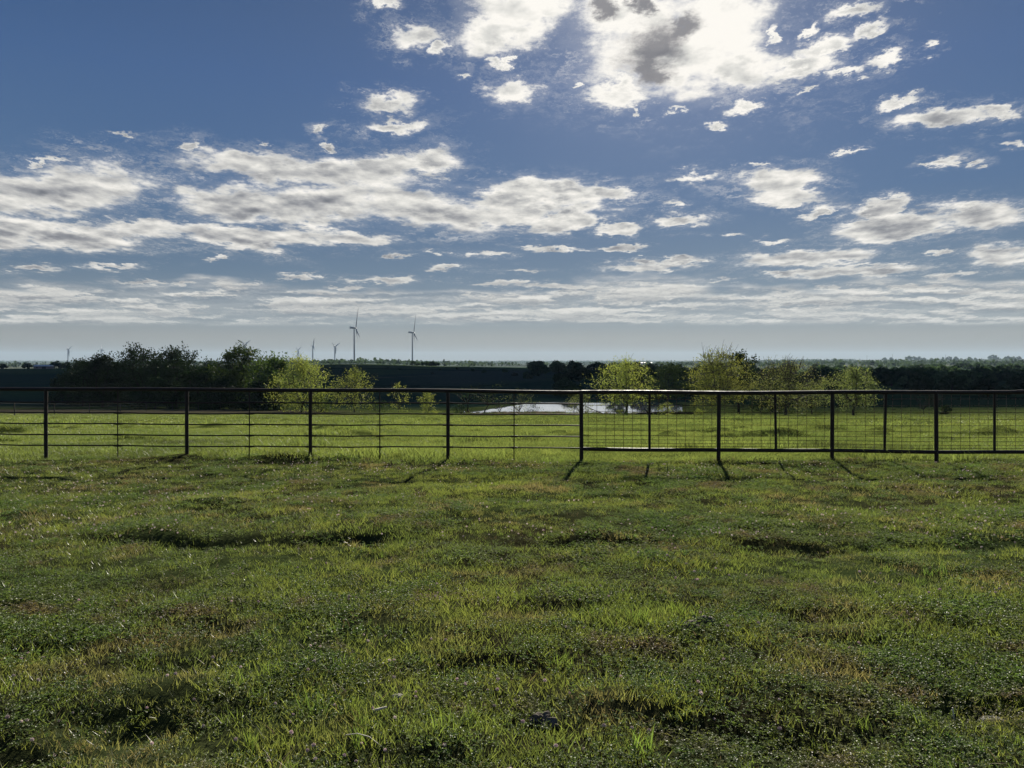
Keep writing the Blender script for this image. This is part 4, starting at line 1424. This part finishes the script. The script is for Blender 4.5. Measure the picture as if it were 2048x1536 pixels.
    T('bush', 1398, 96, 818, 30, 'small light green bush under the left side of the large yellow tree', 'leaf_yellow', seed=66, cat='bush', leaf=.10, per=18, clumps=32, zb=.02, low=.5, tr=.04)
    T('bush', 1244, 94, 820, 28, 'small leafy bush at the foot of the bright yellow green tree', 'leaf_yellow', seed=67, cat='bush', leaf=.10, per=18, clumps=32, zb=.02, low=.5, tr=.04)
    T('bush', 1235, 104, 800, 44, 'dark bush among trunks in front of the right end of the water', 'leaf_green', 'bark_dark', seed=68, cat='bush', leaf=.11, per=14, clumps=36, zb=.1, tr=.06)

    # fallen and broken wood by the water
    p = spot(1335, 101)
    mb = MB()
    mb.tube([p + Vector((-4.2, .4, .10)), p + Vector((-3.6, .3, .16)), p + Vector((-1.5, 0, .20)), p + Vector((1.2, -.2, .22)), p + Vector((4.0, .2, .18)), p + Vector((4.6, .2, .12))], [.08, .18, .22, .24, .20, .10], 9)
    mb.tube([p + Vector((-2.4, 0, .3)), p + Vector((-2.9, .3, .7)), p + Vector((-3.0, .2, 1.1))], [.12, .08, .03], 6)
    mb.tube([p + Vector((.6, 0, .3)), p + Vector((1.0, .3, .8))], [.10, .03], 6)
    tag(mb.build('fallen_log', M['bark_dark'], smooth=True), 'long dark fallen trunk lying along the bank right of the pond', 'log')
    p = spot(1148, 104)
    mb = MB()
    mb.tube([p + Vector((-.05, 0, -.1)), p + Vector((0, 0, .7)), p + Vector((.06, 0, 1.55))], [.06, .055, .045], 7)
    mb.tube([p + Vector((.06, 0, 1.55)), p + Vector((.45, 0, .95)), p + Vector((.85, .1, .45))], [.05, .045, .035], 7)
    tag(mb.build('broken_branch', M['deadwood'], smooth=True), 'pale snapped branch bent into an upside down V at the water edge', 'branch')
    p = spot(1185, 104)
    mb = MB()
    mb.tube([p + Vector((-1.3, 0, 1.35)), p + Vector((0, 0, .75)), p + Vector((1.8, -.2, .05))], [.03, .05, .06], 6)
    tag(mb.build('broken_branch', M['bark_dark'], smooth=True), 'thin dark branch slanting to the ground right of the first mesh post', 'branch')


build_trees()


# ------------------------------------------------------------------ woodland beyond the pasture
def build_woods():
    protos = []
    for k in range(7):
        r_ = np.random.default_rng(300 + k)
        H, W = 7.5, 8.5 + k * .35
        root = empty('woodland_tree')
        mb = MB()
        mb.tube([(0, 0, -.5), (.1, .0, 1.2), (.1, .1, 2.6), (.3, 0, 4.2)], [.26, .22, .17, .08], 6)
        for a in range(4):
            an = a * 1.57 + k
            mb.tube([(.05, .05, 1.8), (math.cos(an) * 1.4, math.sin(an) * 1.4, 3.4), (math.cos(an) * 2.4, math.sin(an) * 2.4, 4.6)], [.12, .08, .04], 4)
        mb.build('trunk', M['bark_dark'], root)
        cen = []
        for c in range(24):                      # leaf clumps of uneven size
            an, rr = r_.uniform(0, 6.283), math.sqrt(r_.random()) * W * .40
            z = H * (.14 + .70 * r_.random() ** .8 * (1 - .55 * (rr / (W * .4)) ** 2))
            s = r_.uniform(.7, 1.3)
            n = int(38 * s)
            dv = r_.normal(0, 1, (n, 3))
            dv /= np.linalg.norm(dv, axis=1)[:, None]
            cen.append(np.array([math.cos(an) * rr, math.sin(an) * rr, z]) + dv * np.array([1.35, 1.35, 1.0]) * s * r_.uniform(.5, 1.05, (n, 1)))
        cen = np.vstack(cen)
        n = len(cen)
        a = r_.normal(0, 1, (n, 3)); a /= np.linalg.norm(a, axis=1)[:, None]
        b = r_.normal(0, 1, (n, 3)); b -= a * (a * b).sum(1)[:, None]; b /= np.linalg.norm(b, axis=1)[:, None]
        s = .62 * r_.uniform(.6, 1.3, n)[:, None]
        q = np.stack([cen - a * s, cen + b * s * .6, cen + a * s, cen - b * s * .6], 1).reshape(-1, 3)
        mesh_obj('crown', q, np.arange(n * 4).reshape(-1, 4), M['leaf_far'], root)
        protos.append(root)
    used = set()
    r_ = random.Random(77)

    def put(px, d, h, label, group, w=1.0):
        k = r_.randrange(len(protos))
        o = protos[k] if k not in used else copy_tree(protos[k])
        used.add(k)
        p = spot(px, d)
        o.location = p - Vector((0, 0, .2))
        s = h / 7.5
        o.scale = (s * w, s * w, s)
        o.rotation_euler = (0, 0, r_.uniform(0, 6.28))
        tag(o, label, 'tree', group)

    # the broad belt on the right
    n = 0
    while n < 215:
        d = 235 + 900 * r_.random() ** 1.5
        px = r_.uniform(1560, 2260)
        if d < 330 and px < 1790 and r_.random() < .75:
            continue
        if d < 290 and r_.random() < .5:
            continue
        put(px, d, r_.uniform(5.5, 10.0), 'dark bushy tree in the broad woodland belt on the right', 'trees of the right woodland belt', r_.uniform(.95, 1.4))
        n += 1
    # the belt in the middle, beyond the pond
    for k in range(62):
        px = r_.uniform(1040, 1600)
        d = r_.uniform(330, 760) if px > 1130 else r_.uniform(420, 640)
        put(px, d, r_.uniform(6, 10.5), 'dark tree in the woodland strip beyond the pond', 'trees of the strip beyond the pond', r_.uniform(1.0, 1.4))
    for k in range(16):
        put(r_.uniform(1120, 1420), r_.uniform(166, 215), r_.uniform(3.0, 5.5), 'dark low tree on the far bank of the pond', 'trees on the far bank of the pond', r_.uniform(1.0, 1.5))
    # dotted shrubs on the dark hill
    for px, d, h in [(945, 620, 2.8), (968, 560, 3.0), (1010, 560, 3.5), (1055, 400, 4.5), (1030, 470, 3), (1120, 330, 5), (1118, 360, 4.2), (915, 680, 2.4), (880, 640, 2), (800, 640, 1.6), (775, 700, 2), (865, 560, 1.8)]:
        put(px, d, h, 'small dark tree dotted on the bare slope left of the woodland', 'small trees dotted on the dark slope', 1.2)
    # clump on the crest by the second turbine
    for px, d, h in [(826, 965, 7.0), (836, 960, 5.5), (846, 962, 6.0), (853, 960, 7.0), (860, 965, 6.8), (867, 960, 7.2), (874, 965, 6.2)]:
        put(px, d, h, 'dark tree in the clump at the foot of the second large turbine', 'clump of trees on the hill crest', .95)
    for px, d, h, lb in [(55, 930, 9.0, 'round dark tree on the left side of the pale roofed house'), (114, 925, 10.5, 'tall dark tree on the right side of the pale roofed house'), (8, 940, 8.0, 'spreading dark tree at the far left edge of the crest'), (133, 935, 9.5, 'dark tree behind the left end of the grove on the crest')]:
        put(px, d, h, lb, 'trees around the house', 1.1)
    # single trees on the far right skyline
    for px, h in [(1655, 13), (1668, 18), (1682, 10), (1699, 14), (1768, 22), (1782, 22), (1816, 30), (1826, 28), (1836, 26), (1846, 20), (1862, 16), (1874, 16), (1884, 20), (1897, 26), (1911, 24), (1938, 22), (1950, 16), (1985, 36), (1992, 26), (2014, 26), (2024, 26), (2036, 24), (2052, 20)]:
        put(px, 4550, h, 'tiny hazy tree on the far skyline ridge at the right', 'trees on the right skyline ridge', 1.15)

    # far woods on the plain: nobody could count these
    rr = np.random.default_rng(9)
    cen, siz = [], []
    for strip in range(150):
        d = 1300 * (8800 / 1300) ** rr.random()
        px = rr.uniform(560, 2300) if rr.random() < .8 else rr.uniform(-200, 600)
        if px > 1640 and d > 4300:
            continue
        x0 = ray(px, 722)[0] * d
        L = rr.uniform(60, 420) * (d / 3000) ** .5
        k = int(L / 9)
        xs = x0 + rr.uniform(-L, L, k)
        ys = d + rr.normal(0, 25, k)
        hh = rr.uniform(6, 12, k)
        zz = ground_z(xs, ys)
        for x, y, z, h in zip(xs, ys, zz, hh):
            m_ = 9
            cen.append(np.array([x, y, z + h * .55]) + rr.normal(0, 1, (m_, 3)) * np.array([h * .42, h * .42, h * .22]))
            siz.append(np.full(m_, h * .34))
    cen, siz = np.vstack(cen), np.concatenate(siz)[:, None]
    n = len(cen)
    a = rr.normal(0, 1, (n, 3)); a /= np.linalg.norm(a, axis=1)[:, None]
    b = rr.normal(0, 1, (n, 3)); b -= a * (a * b).sum(1)[:, None]; b /= np.linalg.norm(b, axis=1)[:, None]
    q = np.stack([cen - a * siz, cen + b * siz * .7, cen + a * siz, cen - b * siz * .7], 1).reshape(-1, 3)
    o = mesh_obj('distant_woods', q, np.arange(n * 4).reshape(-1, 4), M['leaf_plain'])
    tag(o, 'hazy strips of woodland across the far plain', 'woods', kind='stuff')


build_woods()


# ------------------------------------------------------------------ wind turbines
def build_turbines():
    def make(px, d, hub_py, blade, roll, yaw, label, fat=1.0):
        p = spot(px, d)
        hub_z = EYE + ray(px, hub_py)[1] * d
        Ht = hub_z - p.z
        root = empty('wind_turbine', p - Vector((0, 0, .5)))
        mb = MB()
        mb.tube([(0, 0, -1), (0, 0, Ht * .5), (0, 0, Ht + .3)], [2.3 * fat ** .5, 1.9 * fat ** .5, 1.45 * fat ** .5], 16)
        mb.build('tower', M['turbine'], root, True)
        # rotor axis points along +x of the head, then the head is yawed
        head = Matrix.Translation((0, 0, Ht + 1.2)) @ Matrix.Rotation(yaw, 4, 'Z')

        def part(name, mb_, smooth=True, parent=root):
            o_ = mb_.build(name, M['turbine'], parent, smooth)
            o_.matrix_local = head
            return o_
        s = blade / 58.0
        mb = MB()
        mb.tube([(-11.5 * s, 0, .8 * s), (-11 * s, 0, .5 * s), (-2 * s, 0, .3 * s), (2.8 * s, 0, 0), (3.6 * s, 0, 0)], [1.2 * s, 2.5 * s, 2.6 * s, 2.2 * s, 1.6 * s], 10)
        mb.box((-10.2 * s, 0, 3.8 * s), (1.6 * s, 2.4 * s, 2.2 * s))
        part('nacelle', mb)
        mb = MB()
        mb.tube([(3.7 * s, 0, 0), (5.0 * s, 0, 0), (6.2 * s, 0, 0), (6.9 * s, 0, 0)], [1.9 * s, 2.1 * s, 1.5 * s, .3 * s], 12)
        part('hub', mb)
        for k in range(3):
            an = roll + k * 2 * math.pi / 3
            dirv = Vector((.07, math.sin(an), math.cos(an))).normalized()
            side = Vector((0, math.cos(an), -math.sin(an)))
            ax = Vector((1, 0, 0))
            mb = MB()
            secs = [(1.5, 1.0, 1.0), (5, 1.2, .9), (11, 2.4, .55), (24, 1.8, .34), (40, 1.1, .2), (52, .65, .12), (58, .12, .05)]
            ring = []
            for r0, ch, th in secs:
                c = Vector((5.0 * s, 0, 0)) + dirv * r0 * s + ax * (.0009 * r0 * r0 * s)
                tw = R(62 - r0 * .35)                # blade twist: chord mostly across the axis
                cd = side * math.cos(tw * .25) + ax * math.sin(tw * .6)
                nd = ax * math.cos(tw * .25) - side * math.sin(tw * .6)
                b0 = len(mb.V)
                for m_ in range(10):
                    q = 2 * math.pi * m_ / 10
                    mb.V.append(c + cd * math.cos(q) * ch * s * fat + nd * math.sin(q) * th * s * fat)
                ring.append(b0)
            for i in range(len(ring) - 1):
                for m_ in range(10):
                    m2 = (m_ + 1) % 10
                    mb.F.append((ring[i] + m_, ring[i] + m2, ring[i + 1] + m2, ring[i + 1] + m_))
            mb.F.append(tuple(ring[-1] + m_ for m_ in range(10)))
            part('blade', mb)
        tag(root, label, 'wind turbine', 'wind turbines on the plain')

    make(709, 1977, 656.5, 57, R(3), R(14), 'tallest white wind turbine with the largest rotor left of the crest clump')
    make(825, 2270, 665.5, 57, R(2), R(13), 'second tallest white wind turbine rising behind the crest clump of trees')
    make(626, 4200, 692, 48, R(4), R(14), 'small hazy wind turbine with one blade straight up, third in the middle cluster', 3.2)
    make(670, 4400, 693.5, 46, R(58), R(50), 'small hazy wind turbine with Y shaped rotor just left of the tallest one', 3.2)
    make(596, 6200, 700, 50, R(62), R(52), 'faintest tiny wind turbine beside the right end of the grove', 3.2)
    make(489, 4070, 690, 52, R(60), R(54), 'wind turbine whose two upper blades show above the green topped grove tree', 3.2)
    make(137, 5300, 699, 52, R(55), R(52), 'small wind turbine with Y shaped rotor left of the grove near the house', 3.2)
    make(203, 5900, 700, 50, R(22), R(46), 'small wind turbine half hidden behind the dark grove tree top', 3.2)


build_turbines()


# ------------------------------------------------------------------ far buildings and poles
def build_far_things():
    p = spot(88, 905)
    h = empty('house', p)
    mb = MB()
    mb.box((0, 0, 1.4), (19, 8, 3.0))
    mb.build('wall', M['house_wall'], h)
    mb = MB()
    for sgn in (-1, 1):
        mb.poly([(-10.3, 0, 4.6), (10.3, 0, 4.6), (10.3, sgn * 4.8, 2.95), (-10.3, sgn * 4.8, 2.95)])
    for sgn in (-1, 1):
        mb.poly([(sgn * 10.3, 0, 4.6), (sgn * 10.3, 4.8, 2.95), (sgn * 10.3, -4.8, 2.95)])
    mb.build('roof', M['house_roof'], h)
    mb = MB()
    mb.box((2.8, -4.05, 1.3), (4.6, .12, 2.4))
    mb.build('garage_opening', M['dark_glass'], h)
    mb = MB()
    mb.box((-5.5, -4.05, 1.5), (2.0, .12, 1.2))
    mb.build('window', M['dark_glass'], h)
    tag(h, 'low house with a pale metal roof on the crest between two round trees', 'house')
    for px, w, lab in ((1284, 34, 'larger bright white barn far away on the plain'), (1299, 20, 'smaller bright white barn far away on the plain')):
        p = spot(px, 3300)
        b = empty('barn', p)
        mb = MB()
        mb.box((0, 0, 3), (w, 16, 6.4))
        mb.build('wall', M['barn'], b)
        mb = MB()
        for sgn in (-1, 1):
            mb.poly([(-w / 2 - .6, 0, 9.4), (w / 2 + .6, 0, 9.4), (w / 2 + .6, sgn * 8.6, 6.15), (-w / 2 - .6, sgn * 8.6, 6.15)])
            mb.poly([(sgn * (w / 2 + .55), 0, 9.4), (sgn * (w / 2 + .55), 8.6, 6.15), (sgn * (w / 2 + .55), -8.6, 6.15)])
        mb.build('roof', M['barn'], b)
        tag(b, lab, 'barn')
    for px, d, ty, r0, lab in ((92, 915, 722.5, .22, 'utility pole with a crossarm just right of the house roof'), (13, 930, 723.5, .2, 'utility pole above the spreading tree at the far left'), (57, 940, 722, .16, 'thin utility pole behind the round tree left of the house')):
        p = spot(px, d)
        Ht = EYE + ray(px, ty)[1] * d - p.z
        root = empty('utility_pole', p)
        mb = MB()
        mb.tube([(0, 0, -.4), (0, 0, Ht)], [r0, r0 * .7], 8)
        mb.build('pole', M['post_wood'], root, True)
        mb = MB()
        mb.box((0, -.2, Ht - .7), (2.6, .14, .16))
        mb.build('crossarm', M['post_wood'], root)
        tag(root, lab, 'utility pole', 'utility poles')
    for px, d, ty, lab in ((1784, 4500, 708, 'thin dark radio mast standing on the right skyline beside hazy trees'), (1890, 4550, 709, 'faint thin mast on the right skyline between tree clumps'), (1733, 4600, 711, 'faintest mast on the right skyline left of the tree clumps')):
        p = spot(px, d)
        Ht = EYE + ray(px, ty)[1] * d - p.z
        root = empty('radio_mast', p)
        mb = MB()
        mb.tube([(0, 0, -1), (0, 0, Ht)], [.75, .45], 6)
        mb.build('mast', M['rod'], root)
        mb = MB()
        for z in (.55, .8, .95):
            mb.box((0, 0, Ht * z), (2.2, 2.2, .7))
        mb.build('antenna', M['rod'], root)
        tag(root, lab, 'radio mast', 'radio masts')


build_far_things()


# ------------------------------------------------------------------ unseen cloud slab, added out of view to shade the hill
def build_shade_cloud():
    m, g, out = new_mat('cloud')
    dif = g.n('ShaderNodeBsdfDiffuse')
    dif.inputs[0].default_value = (.82, .83, .85, 1)
    m.node_tree.links.new(dif.outputs[0], out.inputs[0])
    H = 3900.0
    k = H / SUN_DIR.z
    off = Vector((SUN_DIR.x * k, SUN_DIR.y * k, H))
    V, F = [], []
    nu, nv = 120, 40
    for i in range(nu):                          # flat based slab with a ragged rim, outlined so its shadow covers the hill
        px = -500 + 3600 * i / (nu - 1)
        for j in range(nv):
            y = 60 + 860 * j / (nv - 1)
            V.append((px, y))
    A = np.array(V)
    w = (A[:, 0] - 1024) / FOC
    yn = np.interp(A[:, 0], [-500, 540, 640, 900, 1350, 1500, 3100], [142, 142, 172, 190, 190, 158, 146])
    yf = np.interp(A[:, 0], [-500, 500, 800, 1100, 1500, 3100], [1080, 1060, 900, 900, 620, 560])
    y = yn + (yf - yn) * (A[:, 1] - 60) / 860
    x = w * y
    y = y + fbm(x / 90, y / 200, 91) * 26 * ((A[:, 1] - 60) / 860 * 2 + .3)
    edge = np.minimum((A[:, 1] - 60) / 860, 1 - (A[:, 1] - 60) / 860)
    th = np.clip(edge * 8, 0, 1) ** .5 * (60 + 50 * fbm(x / 120, y / 120, 92) * 2) + 2
    n = len(A)
    top = np.column_stack([x, y, th]) + np.array(off)
    bot = np.column_stack([x, y, -th * .15]) + np.array(off)
    P = np.vstack([top, bot])
    Fs = []
    for i in range(nu - 1):
        for j in range(nv - 1):
            a_ = i * nv + j
            Fs.append((a_, a_ + nv, a_ + nv + 1, a_ + 1))
            Fs.append((n + a_, n + a_ + 1, n + a_ + nv + 1, n + a_ + nv))
    rim = [i * nv for i in range(nu)] + [(nu - 1) * nv + j for j in range(1, nv)] + [i * nv + nv - 1 for i in range(nu - 2, -1, -1)] + [j for j in range(nv - 2, 0, -1)]
    for q in range(len(rim)):
        a_, b_ = rim[q], rim[(q + 1) % len(rim)]
        Fs.append((a_, a_ + n, b_ + n, b_))
    o = mesh_obj('shade_clouds', P, Fs, m, smooth=True)
    tag(o, 'unseen high cloud bank added before the sun to shade the hill', 'cloud', kind='stuff')


build_shade_cloud()


# ------------------------------------------------------------------ air
def build_haze():
    m, g, out = new_mat('haze')
    pv = g.n('ShaderNodeVolumePrincipled')
    pv.inputs['Color'].default_value = (.60, .80, 1.0, 1)
    pv.inputs['Density'].default_value = 5.0e-5
    pv.inputs['Anisotropy'].default_value = 0.1
    m.node_tree.links.new(pv.outputs[0], out.inputs['Volume'])
    mb = MB()
    mb.box((0, 0, 35), (36000, 36000, 330))
    o = mb.build('haze', m)
    tag(o, 'thin blue haze over the distant plain', 'haze', kind='stuff')


build_haze()
